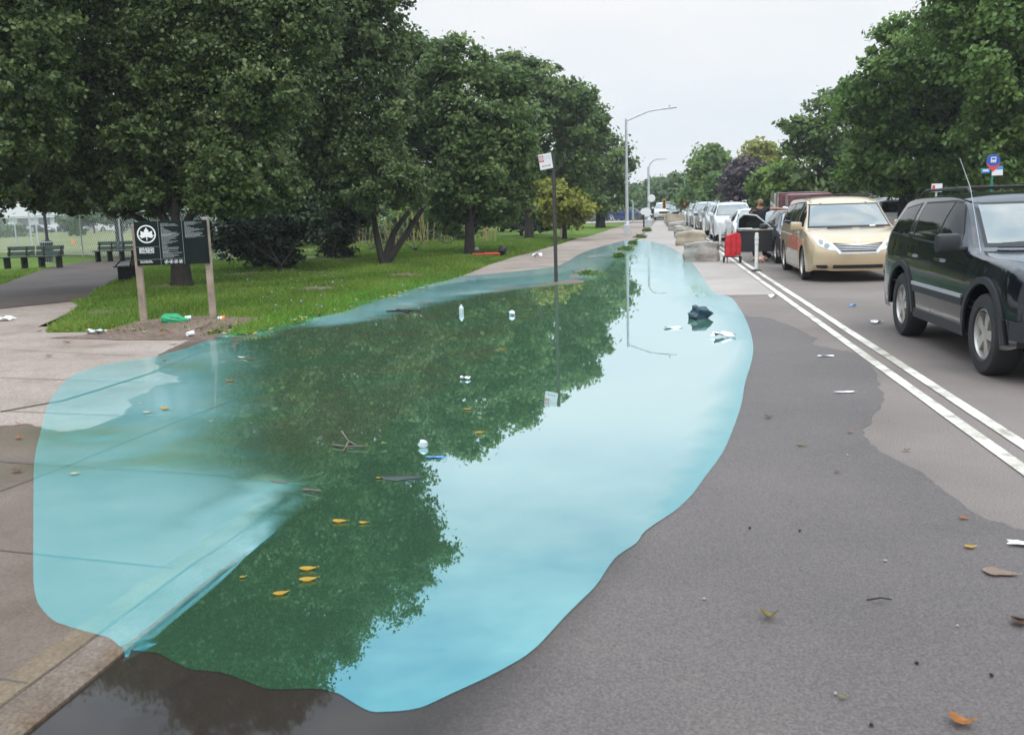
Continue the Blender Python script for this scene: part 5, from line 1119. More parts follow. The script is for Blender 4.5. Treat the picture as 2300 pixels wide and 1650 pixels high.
# --- street lamps
def at(x, y, Y): return atY(x, y, Y)
def lamp(name, x0, y0, Y, ytop, armpts, label, r=.11, headl=.6, base=True, m='steel', cat='street lamp'):
    b = D(x0, y0) if y0 else Vector((atY(x0, ytop, Y).x, Y, 0)); Y = b.y
    root = empty(name, (b.x, Y, 0), 0, label, cat)
    t = atY(x0 if y0 else x0, ytop, Y); zt = t.z
    g = MB(); g.tube([(0, 0, 0), (0, 0, zt * .5), (0, 0, zt)], [r, r * .8, r * .6], 12); g.build('pole', M[m], root, True, 40)
    if base: g = MB(); g.box((0, 0, .30), (r * 3.4, r * 3.4, .6), bev=.03); g.lathe([(r * 1.6, .6), (r * 1.3, .72), (r, .78)], 'Z', n=16); g.build('base', M[m], root)
    pts = [(atY(px, py, Y) - Vector((b.x, Y, 0))) for px, py in armpts]; pts[0].x = 0
    g = MB(); g.tube(pts, [r * .42] * (len(pts) - 1) + [r * .34], 8); g.build('arm', M[m], root, True, 50)
    e = pts[-1]; d = (pts[-1] - pts[-2]).normalized()
    g = MB(); c = e + d * headl * .4; g.box((c.x, 0, c.z), (headl, .22, .08), ry=-math.atan2(d.z, d.x), bev=.03); g.build('lamp_head', M[m], root)
    if name == 'street_lamp' and headl > .55: g = MB(); g.tube([(c.x, 0, c.z + .03), (c.x, 0, c.z + .16)], .04, 6); g.build('light_sensor', M[m], root)
    return root
lamp('street_lamp', 1389, 521, 0, 263, [(1393, 268), (1412, 257), (1438, 246), (1462, 242), (1470, 241)], 'first and tallest grey street lamp, standing on the left pavement by the weeds', .105, .8)
l2 = lamp('street_lamp', 1437, 504, 0, 369, [(1437, 375), (1439, 364), (1446, 356), (1457, 352), (1463, 352)], 'second grey street lamp with a curved arm and round white signs', .12, .5)
for (px, py, r_) in ((1443, 439, .28), (1432, 470, .34)):
    q = atY(px, py, l2.location.y); g = MB(); g.lathe([(0, -.02), (r_, -.02), (r_, .02), (0, .02)], 'Y', c=(q.x - l2.location.x, -.14, q.z), n=20); g.build('round_sign', M['white'], l2)
lamp('street_lamp', 1625, None, 88, 396, [(1625, 400), (1617, 398), (1603, 395)], 'grey street lamp on the far side leaning its arm left over the queue of cars', .11, .6, base=True)
M['signal'] = mat('signal yellow', (.62, .36, .04), .5); M['greenpole'] = mat('green pole', (.26, .34, .30), .5); M['redlight'] = mat('red signal lens', (.8, .1, .04), .4, em=((1, .12, .04), 1.6)); M['teal'] = mat('street name green', (.02, .20, .15), .5); M['orangesign'] = mat('orange sign', (.75, .22, .04), .5)
def signal_head(root, x, y, Y, nm='signal_head', red=False):
    q = atY(x, y, Y) - root.location; h = empty(nm, q); h.parent = root
    g = MB(); g.box((0, 0, 0), (.34, .28, .95), bev=.03)
    for k in (-1, 0, 1): g.tube([(0, -.14, k * .3 + .03), (0, -.32, k * .3 + .03)], .13, 10, cap=False)
    g.build('housing', M['signal'], h)
    for k in (-1, 0, 1):
        g = MB(); g.lathe([(0, -.145), (.11, -.145)], 'Y', c=(0, 0, k * .3), n=16); g.build('lens', M['redlight'] if (k == 1 and red) else M['blackplastic'], h)
YS = 100
q = atY(1517, 470, YS); sp = empty('traffic_signal', (q.x, YS, 0), 0, 'green mast traffic signal whose long curved arm reaches left over the street', 'traffic light')
zt = atY(1517, 395, YS).z
g = MB(); g.tube([(0, 0, 0), (0, 0, zt)], [.14, .07], 10); g.build('pole', M['greenpole'], sp, True, 40)
pts = [atY(a_, b_, YS) - sp.location for a_, b_ in ((1517, 464), (1500, 455), (1488, 450), (1472, 447))]; g = MB(); g.tube(pts, [.17, .15, .13, .10], 8); g.build('mast_arm', M['greenpole'], sp, True, 40)
signal_head(sp, 1471, 452, YS, red=False); signal_head(sp, 1516, 457, YS - .6, red=True); signal_head(sp, 1523, 453, YS - .5); signal_head(sp, 1535, 457, YS)
g = MB(); q = atY(1523, 468, YS) - sp.location; g.box((q.x, -.1, q.z), (1.1, .03, .32)); g.build('street_name_plate', M['teal'], sp)
g = MB(); q = atY(1511, 478, YS) - sp.location; g.box((q.x, -.12, q.z), (.55, .03, .55), ry=math.pi / 4); g.build('orange_sign', M['orangesign'], sp)
lamp('lamp_on_signal', 1519.5, None, 101.5, 398, [(1519.5, 400), (1523, 397), (1527, 395)], 'slim green lamp pole right behind the traffic signal pole', .08, .4, base=False, m='greenpole', cat='lamp pole')
YL = 96; q = atY(1402, 470, YL); s2 = empty('traffic_signal', (q.x, YL, 0), 0, 'traffic signal on a green pole partly hidden by the first street lamp', 'traffic light')
g = MB(); g.tube([(0, 0, 0), (0, 0, atY(1402, 443, YL).z)], [.13, .08], 10); g.build('pole', M['greenpole'], s2, True)
pts = [atY(a_, b_, YL) - s2.location for a_, b_ in ((1402, 446), (1390, 444), (1378, 446), (1367, 450))]; g = MB(); g.tube(pts, [.1, .1, .1, .06], 8); g.build('mast_arm', M['greenpole'], s2, True)
signal_head(s2, 1386, 456, YL)
# black park lamp with a white globe sign, far left pavement
q = D(1426, 505); bl = empty('black_post', (q.x, q.y, .05), 0, 'thin black post with a small white plate between the two left street lamps', 'post')
g = MB(); g.tube([(0, 0, -.05), (0, 0, atY(1424, 470, q.y).z)], .06, 8); g.build('pole', M['blackplastic'], bl); g = MB(); g.lathe([(0, -.02), (.24, -.02), (.24, .02), (0, .02)], 'Y', c=(0, -.1, atY(1421, 470, q.y).z), n=16); g.build('plate', M['white'], bl)
# wooden stake in the lawn
q = D(1243, 527); g = MB(); g.box((0, 0, .5), (.14, .14, 1.5), bev=.01); g.prism([(-.07, 1.25), (.07, 1.25), (.02, 1.36)], 'Y', -.07, .07); tag(g.build('wooden_post', M['wood'], loc=(q.x, q.y, 0)), 'lone wooden stake in the lawn beside the yellowish tree', 'post')
o = bpy.data.objects['wooden_post']; o.scale = (1, 1, atY(1243, 476, q.y).z / 1.36)
# --- bus stop sign and small sign beyond the black car
q = atY(2195, 430, 26); bs = empty('bus_stop_sign', (q.x, 26, .1), 0, 'round blue and red bus stop sign on a green pole above the black car', 'sign')
zt = atY(2196, 342, 26).z - .1; M['signblue'] = mat('sign blue', (.025, .09, .42), .4); M['signred'] = mat('sign red', (.7, .06, .05), .4); M['lightblue'] = mat('light blue', (.08, .28, .62), .4)
g = MB(); g.tube([(0, 0, -.1), (0, 0, zt - .3)], .03, 8); g.build('pole', M['teal'], bs)
zc = atY(2196, 357, 26).z - .1
g = MB(); g.lathe([(0, -.015), (.165, -.015), (.17, 0), (0, .015)], 'Y', c=(0, -.03, zc), n=28); g.build('blue_disc', M['signblue'], bs)
g = MB(); g.prism([(-.165, zc - .04), (-.13, zc - .13), (0, zc - .27), (.13, zc - .13), (.165, zc - .04), (.09, zc - .11), (0, zc - .13), (-.09, zc - .11)], 'Y', -.052, -.046); g.build('red_arrow', M['signred'], bs)
g = MB(); g.box((0, -.05, zc + .03), (.13, .006, .14), bev=.002); g.build('bus_symbol', M['white'], bs); g = MB(); g.box((0, -.055, zc + .055), (.09, .004, .045)); g.box((-.03, -.055, zc - .02), (.02, .004, .02)); g.box((.03, -.055, zc - .02), (.02, .004, .02)); g.build('bus_window', M['signblue'], bs)
a1 = atY(2182, 378, 26); g = MB(); g.box((a1.x - q.x, -.04, a1.z - .1), (.20, .01, .11)); o = g.build('route_plate', M['lightblue'], bs); g = MB(); g.box((a1.x - q.x, -.047, a1.z - .1), (.13, .004, .04)); g.build('route_number', M['white'], bs)
a1 = atY(2208, 378, 26); g = MB(); g.box((a1.x - q.x, -.04, a1.z - .15), (.26, .01, .14)); g.build('timetable_plate', M['white'], bs); g = MB(); g.box((a1.x - q.x, -.04, a1.z - .035), (.26, .01, .09)); g.build('route_band', M['lightblue'], bs)
q = atY(2074, 416, 20); ws = empty('small_sign', (q.x, 20, 0), 0, 'small white and red sign peeking over the roof of the black car', 'sign')
g = MB(); g.tube([(0, 0, 0), (0, 0, q.z)], .02, 6); g.build('pole', M['steel'], ws); g = MB(); g.box((0, -.03, q.z), (.20, .01, .16)); g.build('plate', M['white'], ws); g = MB(); g.box((-.06, -.038, q.z), (.05, .004, .1)); g.build('red_mark', M['signred'], ws)
# --- white delineator posts
def delineator(x, y, label, grp='white posts along the double line'):
    b = D(x, y); r = empty('delineator_post', (b.x, b.y, .01), 0, label, 'post', grp)
    g = MB(); g.tube([(0, 0, .04), (0, 0, .90)], .042, 14); g.lathe([(.042, .90), (.036, .925), (0, .93)], n=14); g.lathe([(.046, .66), (.05, .70), (.046, .74)], n=14); g.lathe([(.046, .76), (.052, .80), (.046, .86)], n=14); g.build('tube', M['post'], r, True, 40)
    g = MB(); g.lathe([(.044, .75), (.047, .752), (.047, .765), (.044, .767)], n=14); g.lathe([(.044, .64), (.047, .642), (.047, .655), (.044, .657)], n=14); g.build('band', M['steel'], r)
    g = MB(); g.lathe([(.13, 0), (.12, .02), (.06, .04), (.04, .05)], n=16); g.build('base', M['blackplastic'], r)
for i, (x, y, lb) in enumerate([(1675, 601, 'nearest white plastic post, in front of the open car door'), (1595, 545, 'white post right behind the nearest rock, left of the red cart'), (1559, 525, 'white post standing behind the second rock'), (1538, 513, 'white post behind the third rock'), (1526, 504, 'white post by the fourth rock in the row'), (1519, 500, 'white post beyond the fourth rock'), (1512, 497, 'white post second from the far end'), (1506, 494, 'farthest white post in the row')]): delineator(x, y, lb)
# --- rocks along the bike lane
def rock(x0, x1, yb, h, label, seed, beige=False, depth=.8):
    a, b = D(x0, yb), D(x1, yb); c = (a + b) / 2; wd = (b - a).length
    bm = bmesh.new(); bmesh.ops.create_cube(bm, size=1); bmesh.ops.subdivide_edges(bm, edges=bm.edges[:], cuts=9, use_grid_fill=True)
    rn = random.Random(seed); ph = [rn.uniform(0, 6) for _ in range(9)]
    for v in bm.verts:
        p = v.co.copy(); m_ = max(abs(p.x), abs(p.y), abs(p.z)); L = p.length; q = p * (1 - .11 * (L / m_ - 1) / .73)
        n_ = .05 * math.sin(7 * p.x + ph[0] + 3 * p.z) + .05 * math.sin(6 * p.y + ph[1] + 4 * p.x) + .04 * math.sin(11 * p.z + ph[2] + 5 * p.y) + .02 * math.sin(23 * p.x + ph[3]) * math.sin(19 * p.z + ph[4]) + rn.uniform(-.016, .016) - .05 * max(0, math.sin(5 * p.x + 4 * p.y + ph[6]) * math.sin(6 * p.z + ph[7]) - .3)
        q *= 1 + n_
        if q.z > .3: q.z -= .10 * max(0, math.sin(2.5 * q.x + ph[5])) + .05 * (q.x * (1 if seed % 2 else -1) + .5)
        v.co = Vector((q.x * wd, q.y * depth, (q.z + .47) * h))
    me = bpy.data.meshes.new('rock'); bm.to_mesh(me); bm.free()
    o = link('rock', me, M['stone' if not beige else 'beigestone'], None, True, 16); o.location = (c.x, c.y + depth * .45, .0); o.rotation_euler = (0, 0, rn.uniform(-.06, .06)); tag(o, label, 'rock', 'stone blocks lining the bike lane')
M['beigestone'] = mat('beige stone', (.33, .28, .21), .9, noise=(2.5, .3, (.46, .40, .31)), bump=(7, .8))
rock(1517, 1594, 580, .62, 'nearest grey rock block, beside the red cart', 1); rock(1502, 1560, 544, .62, 'second rock block with a brownish face', 2, True); rock(1497, 1532, 526, .60, 'third, darker rock block in the row', 3)
rock(1485, 1515, 511, .62, 'fourth rock block, a rugged grey one', 4); rock(1482, 1508, 502, 1.0, 'fifth block, tall and beige with a straight edge', 5, True); rock(1476, 1490, 496, .7, 'smallest and farthest rock block in the row', 6)
# --- red shopping cart
c0 = D(1623, 582); rc = empty('shopping_cart', (c0.x, c0.y, 0), .05, 'red fabric shopping trolley standing on the double white line', 'cart')
M['redfab'] = mat('red fabric', (.55, .018, .025), .75, noise=(9, .25), bump=(18, .6))
bm = bmesh.new(); bmesh.ops.create_cube(bm, size=1); bmesh.ops.subdivide_edges(bm, edges=bm.edges[:], cuts=8, use_grid_fill=True)
for v in bm.verts:
    p = v.co; m_ = max(abs(p.x), abs(p.y), abs(p.z)); q = p * (1 - .14 * (p.length / m_ - 1) / .73); b_ = 1 + .05 * math.sin(14 * p.z + 3 * p.x) + .03 * math.sin(17 * p.x + 9 * p.z)
    q.y *= b_; q.x *= 1 + .03 * math.sin(11 * p.z) - .06 * max(0, p.z); v.co = Vector((q.x * .44, q.y * .30, q.z * .66 + .50 + .03 * math.sin(5 * p.x)))
me = bpy.data.meshes.new('bag'); bm.to_mesh(me); bm.free(); link('bag', me, M['redfab'], rc, True, 50)
g = MB()
for k in (-.07, .07): g.tube([(k, -.165, .2), (k, -.175, .5), (k, -.16, .8)], .008, 5)
g.build('strap', mat('dark red strap', (.25, .01, .012), .7), rc)
g = MB()
for s_ in (-1, 1): g.tube([(s_ * .17, -.12, 0), (s_ * .17, -.12, .2)], .012, 6); g.tube([(s_ * .20, .17, .08), (s_ * .20, .17, .74)], .010, 6)
g.box((0, 0, .17), (.40, .26, .02)); g.build('frame', M['blackplastic'], rc)
for s_ in (-1, 1): g = MB(); g.lathe([(.06, -.014), (.09, -.016), (.09, .016), (.06, .014)], 'X', c=(s_ * .235, .12, .09), n=20, closed=True); g.lathe([(0, -.004), (.06, -.004), (.06, .004), (0, .004)], 'X', c=(s_ * .235, .12, .09), n=10); g.build('wheel', M['tyre'], rc, True, 40)
# --- benches
def bench(name, base, yaw_, W_, label, segs=2, low=False):
    r = empty(name, base, yaw_, label, 'bench', None)
    sw = W_ / segs
    for k in range(segs):
        x0 = -W_ / 2 + k * sw + .03; x1 = x0 + sw - .06
        for zc_, yc_, hh in ((.72, .27, .15), (.53, .22, .15)):
            g = MB(); g.box(((x0 + x1) / 2, yc_, zc_), (x1 - x0, .035, hh), rx=-.2, bev=.01); g.build('backrest_plank', M['green'], r)
    for yc_ in (-.20, -.06, .08):
        g = MB(); g.box((0, yc_, .42), (W_, .12, .04), bev=.008); g.build('seat_plank', M['green'], r)
    for k in range(segs + 1 if segs < 2 else 4):
        x = -W_ / 2 + .12 + (W_ - .24) * k / (segs if segs < 2 else 3)
        g = MB(); g.box((x, -.0, .20), (.09, .34, .42), bev=.02); g.box((x, .2, .55), (.05, .06, .42), rx=-.25, bev=.01); g.build('leg', M['under'], r)
    for k in range(segs + 1 if False else segs):
        x = -W_ / 2 + sw * (k + 1) - .03; g = MB(); g.tube([(x, .18, .62), (x, -.05, .60), (x, -.2, .44)], .02, 6); g.build('armrest', M['under'], r)
    return r
p1 = D(34, 600, .05); p2 = D(112, 588, .05); yb_ = math.atan2(p2.y - p1.y, p2.x - p1.x); bm_ = (p1 + p2) / 2
bench('park_bench', (bm_.x, bm_.y, .05), 0.10, 2.2, 'left dark green bench with two backrests beside the path and black lamp post')
q = D(258, 578, .05); bench('park_bench', (q.x, q.y, .05), .10, 1.75, 'dark green bench with two backrests in front of the slim straight tree by the fence')
q = D(284, 622, .05); bench('park_bench', (q.x - .1, q.y + .2, .05), -1.15, 1.7, 'near bench seen end-on, its seat showing left of the park sign', 1)
# --- park lamp with a litter basket at its foot
q = D(110, 582, .05); pk = empty('park_lamp', (q.x, q.y, .05), 0, 'black park lamp post rising into the leaves beside the left bench', 'lamp post')
g = MB(); g.tube([(0, 0, 0), (0, 0, .9), (0, 0, 1.0), (0, 0, 4.2)], [.10, .09, .06, .045], 12); g.build('pole', M['blackplastic'], pk, True, 40)
g = MB(); g.lathe([(.05, 4.2), (.17, 4.35), (.2, 4.6), (.12, 4.8), (0, 4.85)], n=16); g.build('lantern', M['paper'], pk, True)
q2 = (q.x + .12, q.y - .25, .05); tb = empty('litter_basket', q2, 0, 'wire litter basket with a dark bag beside the black park lamp', 'bin')
g = MB()
for k in range(20): a = k * math.pi / 10; g.tube([(.20 * math.cos(a), .20 * math.sin(a), 0), (.26 * math.cos(a), .26 * math.sin(a), .85)], .006, 4)
for z, r_ in ((.02, .20), (.4, .23), (.85, .26)): g.lathe([(r_, z - .012), (r_ + .01, z), (r_, z + .012)], n=20)
g.build('wire_basket', M['steel'], tb); g = MB(); g.lathe([(0, .03), (.18, .03), (.23, .5), (.245, .86), (.2, .9), (.1, .84), (0, .82)], n=16); g.build('bag', M['blackplastic'], tb, True)
# --- chain link fence round the ball field
F0, F1 = Vector((-60, 64.2, .05)), Vector((-13.0, 31.6, .05)); dv = (F1 - F0); Lf = dv.length; dv.normalize(); nf = 14
fn = empty('chain_link_fence', F0, math.atan2(dv.y, dv.x), 'grey chain-link fence between the park path and the ball field', 'fence')
for k in range(nf + 1): x = Lf * k / nf; g = MB(); g.tube([(x, 0, 0), (x, 0, 2.0)], .035, 6); g.build('post', M['steel'], fn)
g = MB(); g.tube([(0, 0, 1.98), (Lf, 0, 1.98)], .025, 6); g.build('top_rail', M['steel'], fn)
g = MB(); x = -2.0; st = .22
while x < Lf:
    for sgn in (1, -1):
        xa, xb = x, x + 1.95; za, zb = (0.02, 1.97) if sgn > 0 else (1.97, .02)
        xa, xb = max(xa, 0), min(xb, Lf)
        f = lambda q_: za + (zb - za) * (q_ - x) / 1.95
        v = [g.bm.verts.new((xa, 0, f(xa))), g.bm.verts.new((xb, 0, f(xb))), g.bm.verts.new((xb + .012, 0.004, f(xb))), g.bm.verts.new((xa + .012, 0.004, f(xa)))]; g.bm.faces.new(v)
    x += st
g.build('wire_mesh', M['steel'], fn)
# taller poles of the field's backstop
for (px, yt, Y) in ((66, 440, 60), (80, 430, 66)):
    q = atY(px, 500, Y); g = MB(); g.tube([(0, 0, 0), (0, 0, atY(px, yt, Y).z)], .06, 6); tag(g.build('backstop_pole', M['steel'], loc=(q.x, Y, .1)), 'thin grey pole on the ball field, %s' % ('left one of a pair' if px == 66 else 'right one of a pair by the lamp post'), 'pole')
# --- far beyond the field
M['brick'] = mat('far brick', (.36, .17, .13), .9, noise=(1.2, .15)); M['hall'] = mat('pale cladding', (.55, .57, .58), .6, noise=(.3, .08)); M['hallroof'] = mat('pale roof', (.72, .74, .76), .5)
M['pane'] = mat('window pane', (.10, .10, .12), .2)
def pxbox(x0, x1, yt, yb, Y): a = atY(x0, yb, Y); b = atY(x1, yt, Y); return a.x, b.x, b.z
xa, xb, zt = pxbox(28, 82, 398, 500, 330); tw = empty('brick_tower', ((xa + xb) / 2, 330, 0), 0, 'red brick apartment tower glimpsed through the leaves at the left', 'building'); W_ = xb - xa; zt += 6
g = MB(); g.box((0, 8, zt / 2), (W_, 16, zt)); g.build('wall', M['brick'], tw); g = MB(); g.box((0, 8, zt + .4), (W_ + .6, 16.6, .8)); g.build('roof', M['hall'], tw)
for k in range(3):
    for j in range(int(zt / 3)): g = MB(); g.box((-W_ / 2 + W_ * (k + .5) / 3, -.03, 1.6 + j * 3), (W_ * .14, .06, 1.4)); g.build('window', M['pane'], tw)
xa, xb, zt = pxbox(-60, 215, 478, 520, 210); hl = empty('white_hall', ((xa + xb) / 2, 210, 0), 0, 'long white industrial hall beyond the ball field', 'building'); W_ = xb - xa
g = MB(); g.box((0, 15, zt / 2), (W_, 30, zt)); g.build('wall', M['hall'], hl); g = MB(); g.prism([(-W_ / 2 - .5, zt), (W_ / 2 + .5, zt), (W_ / 2 - 4, zt + 3.4), (-W_ / 2 + 4, zt + 3.4)], 'Y', -.6, 31); g.build('roof', M['hallroof'], hl)
for k in range(6): g = MB(); g.box((-W_ / 2 + W_ * (k + .5) / 6, -.05, 2.2), (3.0, .1, 4.0)); g.build('door', M['pane'], hl)
def lorry(x0, x1, yt, yb, Y, label):
    a = atY(x0, yb, Y); b = atY(x1, yt, Y); L_ = b.x - a.x; H_ = b.z; r = empty('box_truck', (a.x, Y, 0), 0, label, 'truck')
    g = MB(); g.box((L_ * .62, 0, H_ * .58), (L_ * .76, 2.4, H_ * .80), bev=.05); g.build('cargo_box', M['white'], r); g = MB(); g.box((L_ * .12, 0, H_ * .42), (L_ * .2, 2.2, H_ * .5), bev=.25); g.build('cab', M['white'], r, True)
    g = MB(); g.box((L_ * .10, -1.1, H_ * .52), (L_ * .1, .06, H_ * .18)); g.build('side_window', M['glass'], r)
    for x in (.12, .7, .85): g = MB(); g.lathe([(0, -.14), (.48, -.14), (.48, .14), (0, .14)], 'Y', c=(L_ * x, -1.0, .48), n=20); g.build('wheel', M['tyre'], r)
lorry(100, 168, 496, 520, 150, 'white box truck beyond the ball field')
a = atY(222, 522, 141); b = atY(268, 490, 141); L_ = b.x - a.x; H_ = b.z; cm = empty('camper', (a.x, 141, 0), 0, 'white camper with dark windows beyond the ball field', 'camper')
g = MB(); g.prism([(0, .6), (L_, .6), (L_, H_ * .9), (L_ - .5, H_), (.8, H_), (0, H_ * .7)], 'Y', -1.2, 1.2); g.build('body', M['white'], cm)
for x in (.2, .45, .7): g = MB(); g.box((L_ * x, -1.22, H_ * .62), (.8, .06, .5)); g.build('window', M['glass'], cm)
for x in (.25, .75): g = MB(); g.lathe([(0, -.1), (.38, -.1), (.38, .1), (0, .1)], 'Y', c=(L_ * x, -1.15, .38), n=16); g.build('wheel', M['tyre'], cm)
for i, (x, pm, cn) in enumerate(((70, pw, 'white'), (195, pbl, 'dark blue'), (285, pw, 'pale'), (120, pg, 'grey'))):
    q = atY(x, 520, 136 + (i % 2) * 3); car_copy(sedan if i % 2 else suvA, q.x, q.y, math.pi / 2, pm, cn + ' car parked beyond the ball field ' + ['left of the white box truck', 'between the box truck and the camper', 'right of the camper', 'in front of the white box truck'][i], 'cars beyond the ball field', 'parked_car')
q = D(165 / K, 548 / K, .1); g = MB(); g.lathe([(.0, .42), (.02, .42), (.12, .03), (.18, .03), (.18, 0), (0, 0)], n=16); tag(g.build('traffic_cone', M['orangesign'], loc=(q.x, q.y, .11)), 'orange cone standing on the ball field behind the fence', 'cone')
for i, (x0, x1, yt, Y) in enumerate(((1400, 1424, 472, 190), (1428, 1445, 474, 186), (1480, 1496, 470, 192), (1500, 1518, 466, 188))):
    xa, xb, zt = pxbox(x0, x1, yt, 500, Y); r = empty('brick_house', ((xa + xb) / 2, Y, 0), 0, ['low brick house far away behind the first street lamp', 'brick house far away left of the second street lamp', 'red-roofed house far down the street right of the second street lamp', 'brick house far down the street beside the signal pole'][i], 'house'); W_ = xb - xa
    g = MB(); g.box((0, 4, zt * .35), (W_, 8, zt * .7)); g.build('wall', M['brick'], r); g = MB(); g.prism([(-W_ / 2 - .3, zt * .7), (W_ / 2 + .3, zt * .7), (0, zt * 1.15)], 'Y', -.3, 8.3); g.build('roof', M['brick'], r)
    for k in (-.25, .25): g = MB(); g.box((W_ * k, -.04, zt * .35), (W_ * .18, .08, zt * .2)); g.build('window', M['pane'], r)
# ================================================================ the man behind the car door
def skin(name, pts, edges, radii, m, parent, sub=2, root=0):
    me = bpy.data.meshes.new(name); me.from_pydata(pts, edges, []); o = bpy.data.objects.new(name, me); C.objects.link(o)
    md = o.modifiers.new('s', 'SKIN'); md.use_smooth_shade = True; ss = o.modifiers.new('u', 'SUBSURF'); ss.levels = sub; ss.render_levels = sub
    sv = me.skin_vertices[0].data
    for i, r in enumerate(radii):
        sv[i].radius = r if hasattr(r, '__len__') else (r, r); sv[i].use_root = (i == root)
    bpy.context.view_layer.update(); dg = bpy.context.evaluated_depsgraph_get(); me2 = bpy.data.meshes.new_from_object(o.evaluated_get(dg)); bpy.data.objects.remove(o)
    me2.name = name; return link(name, me2, m, parent, True, 180)
sk = mat('brown skin', (.33, .165, .095), .5, noise=(12, .1)); tee = mat('black t-shirt', (.012, .012, .015), .85, noise=(20, .2)); trs = mat('dark trousers', (.018, .020, .026), .85); shoe = mat('tan shoe', (.42, .30, .20), .7); beard = mat('short beard', (.09, .04, .025), .9)
mp_ = Vector((2.96, 28.15, 0)); man = empty('person', mp_, 0, 'bald man in black t-shirt behind the open car door, arm stretched to the roof', 'person')
V = []; E_ = []; Rr = []
def jn(p, r, par=None):
    V.append(p); Rr.append(r); i = len(V) - 1
    if par is not None: E_.append((par, i))
    return i
pel = jn((0, 0, .95), (.155, .115)); w1 = jn((0, .0, 1.10), (.145, .105), pel); ch = jn((0, -.01, 1.28), (.17, .115), w1); sh_ = jn((0, 0, 1.405), (.10, .085), ch); nk = jn((.005, -.01, 1.48), (.058, .06), sh_); hd0 = jn((.01, -.03, 1.55), (.066, .080), nk); hd1 = jn((.015, -.03, 1.62), (.078, .096), hd0); hd2 = jn((.015, -.02, 1.675), (.068, .082), hd1)
ls = jn((-.17, 0, 1.385), .058, sh_); le = jn((-.335, -.03, 1.16), .045, ls); lw_ = jn((-.20, -.16, 1.34), .028, le); lh = jn((-.175, -.19, 1.37), (.036, .018), lw_)
rs = jn((.17, 0, 1.395), .058, sh_); re = jn((.44, -.02, 1.41), .043, rs); rw = jn((.68, -.04, 1.385), .028, re); rh = jn((.75, -.05, 1.38), (.036, .018), rw)
for hnd, dx, dz, sgn in ((lh, .02, .03, -1), (rh, .05, -.005, 1)):
    b_ = Vector(V[hnd])
    for k in range(4):
        off = Vector((.0, -.03 + .02 * k, .0)) if sgn > 0 else Vector((-.03 + .02 * k, 0, 0)); L1 = (.035, .042, .040, .032)[k]
        d_ = Vector((1, 0, -.1)) if sgn > 0 else Vector((.0, -.8, .3))
        a_ = jn(tuple(b_ + off + d_ * L1), .0095, hnd); jn(tuple(b_ + off + d_ * L1 * 1.9 + Vector((0, 0, -.012))), .008, a_)
    a_ = jn(tuple(b_ + (Vector((.0, -.045, .02)) if sgn > 0 else Vector((.05, -.01, -.01)))), .011, hnd); jn(tuple(b_ + (Vector((.03, -.06, .01)) if sgn > 0 else Vector((.06, -.035, -.005)))), .009, a_)
for s_ in (-1, 1):
    hp = jn((s_ * .095, 0, .90), .095, pel); kn = jn((s_ * .11, -.02 + .03 * s_, .50), .062, hp); an = jn((s_ * .12 + (.05 if s_ > 0 else 0), .02 * s_, .10), .042, kn); jn((s_ * .13 + (.08 if s_ > 0 else 0), -.14, .05), (.045, .03), an)
skin('body', V, E_, Rr, sk, man); man.scale = (1.04, 1.04, 1.04)
g = MB()
hc = Vector((.015, -.03, 1.625))
for s_ in (-1, 1): g.blob(hc + Vector((.03 + s_ * .028, -.083, .012)), (.010, .007, .006), 1, 0)
g.build('eyes', M['seal'], man, True)
g = MB(); g.blob(hc + Vector((.035, -.102, -.018)), (.013, .018, .024), 1, 0); g.blob(hc + Vector((-.075, .01, -.005)), (.010, .022, .032), 1, 0); g.blob(hc + Vector((.078, .01, -.005)), (.010, .022, .032), 1, 0); g.build('nose_and_ears', sk, man, True)
g = MB(); g.blob(hc + Vector((.028, -.070, -.072)), (.052, .040, .034), 2, .05); g.build('beard', beard, man, True)
g = MB(); g.blob(hc + Vector((.036, -.108, -.052)), (.020, .006, .005), 1, 0); g.build('mouth', mat('lips', (.30, .10, .08), .5), man, True)
skin('t_shirt', [(0, 0, .93), (0, 0, 1.10), (0, -.01, 1.28), (0, 0, 1.40), (0, 0, 1.43), (-.17, 0, 1.39), (-.26, -.015, 1.27), (.17, 0, 1.40), (.31, -.01, 1.41)], [(0, 1), (1, 2), (2, 3), (3, 4), (3, 5), (5, 6), (3, 7), (7, 8)],
     [(.175, .135), (.165, .125), (.19, .135), (.12, .10), (.075, .075), .076, .068, .076, .068], tee, man)
skin('trousers', [(0, 0, .95), (-.095, 0, .88), (-.11, -.05, .50), (-.12, -.02, .12), (.095, 0, .88), (.11, .01, .50), (.165, .02, .12)], [(0, 1), (1, 2), (2, 3), (0, 4), (4, 5), (5, 6)], [(.165, .13), .11, .08, .065, .11, .08, .065], trs, man)
for s_ in (-1, 1):
    g = MB(); g.blob((s_ * .13 + (.07 if s_ > 0 else 0), -.09, .05), (.052, .14, .05), 2, .04); g.build('shoe', shoe, man, True)
g = MB(); q = P(1710, 589); g.blob((0, 0, .09), (.11, .10, .10), 2, .2, 4); tag(g.build('cloth_bag', mat('orange cloth', (.55, .22, .15), .8, noise=(14, .3, (.7, .62, .56))), loc=(q.x, q.y, 0), smooth=True), 'crumpled orange and white cloth bag on the road under the open door', 'bag')
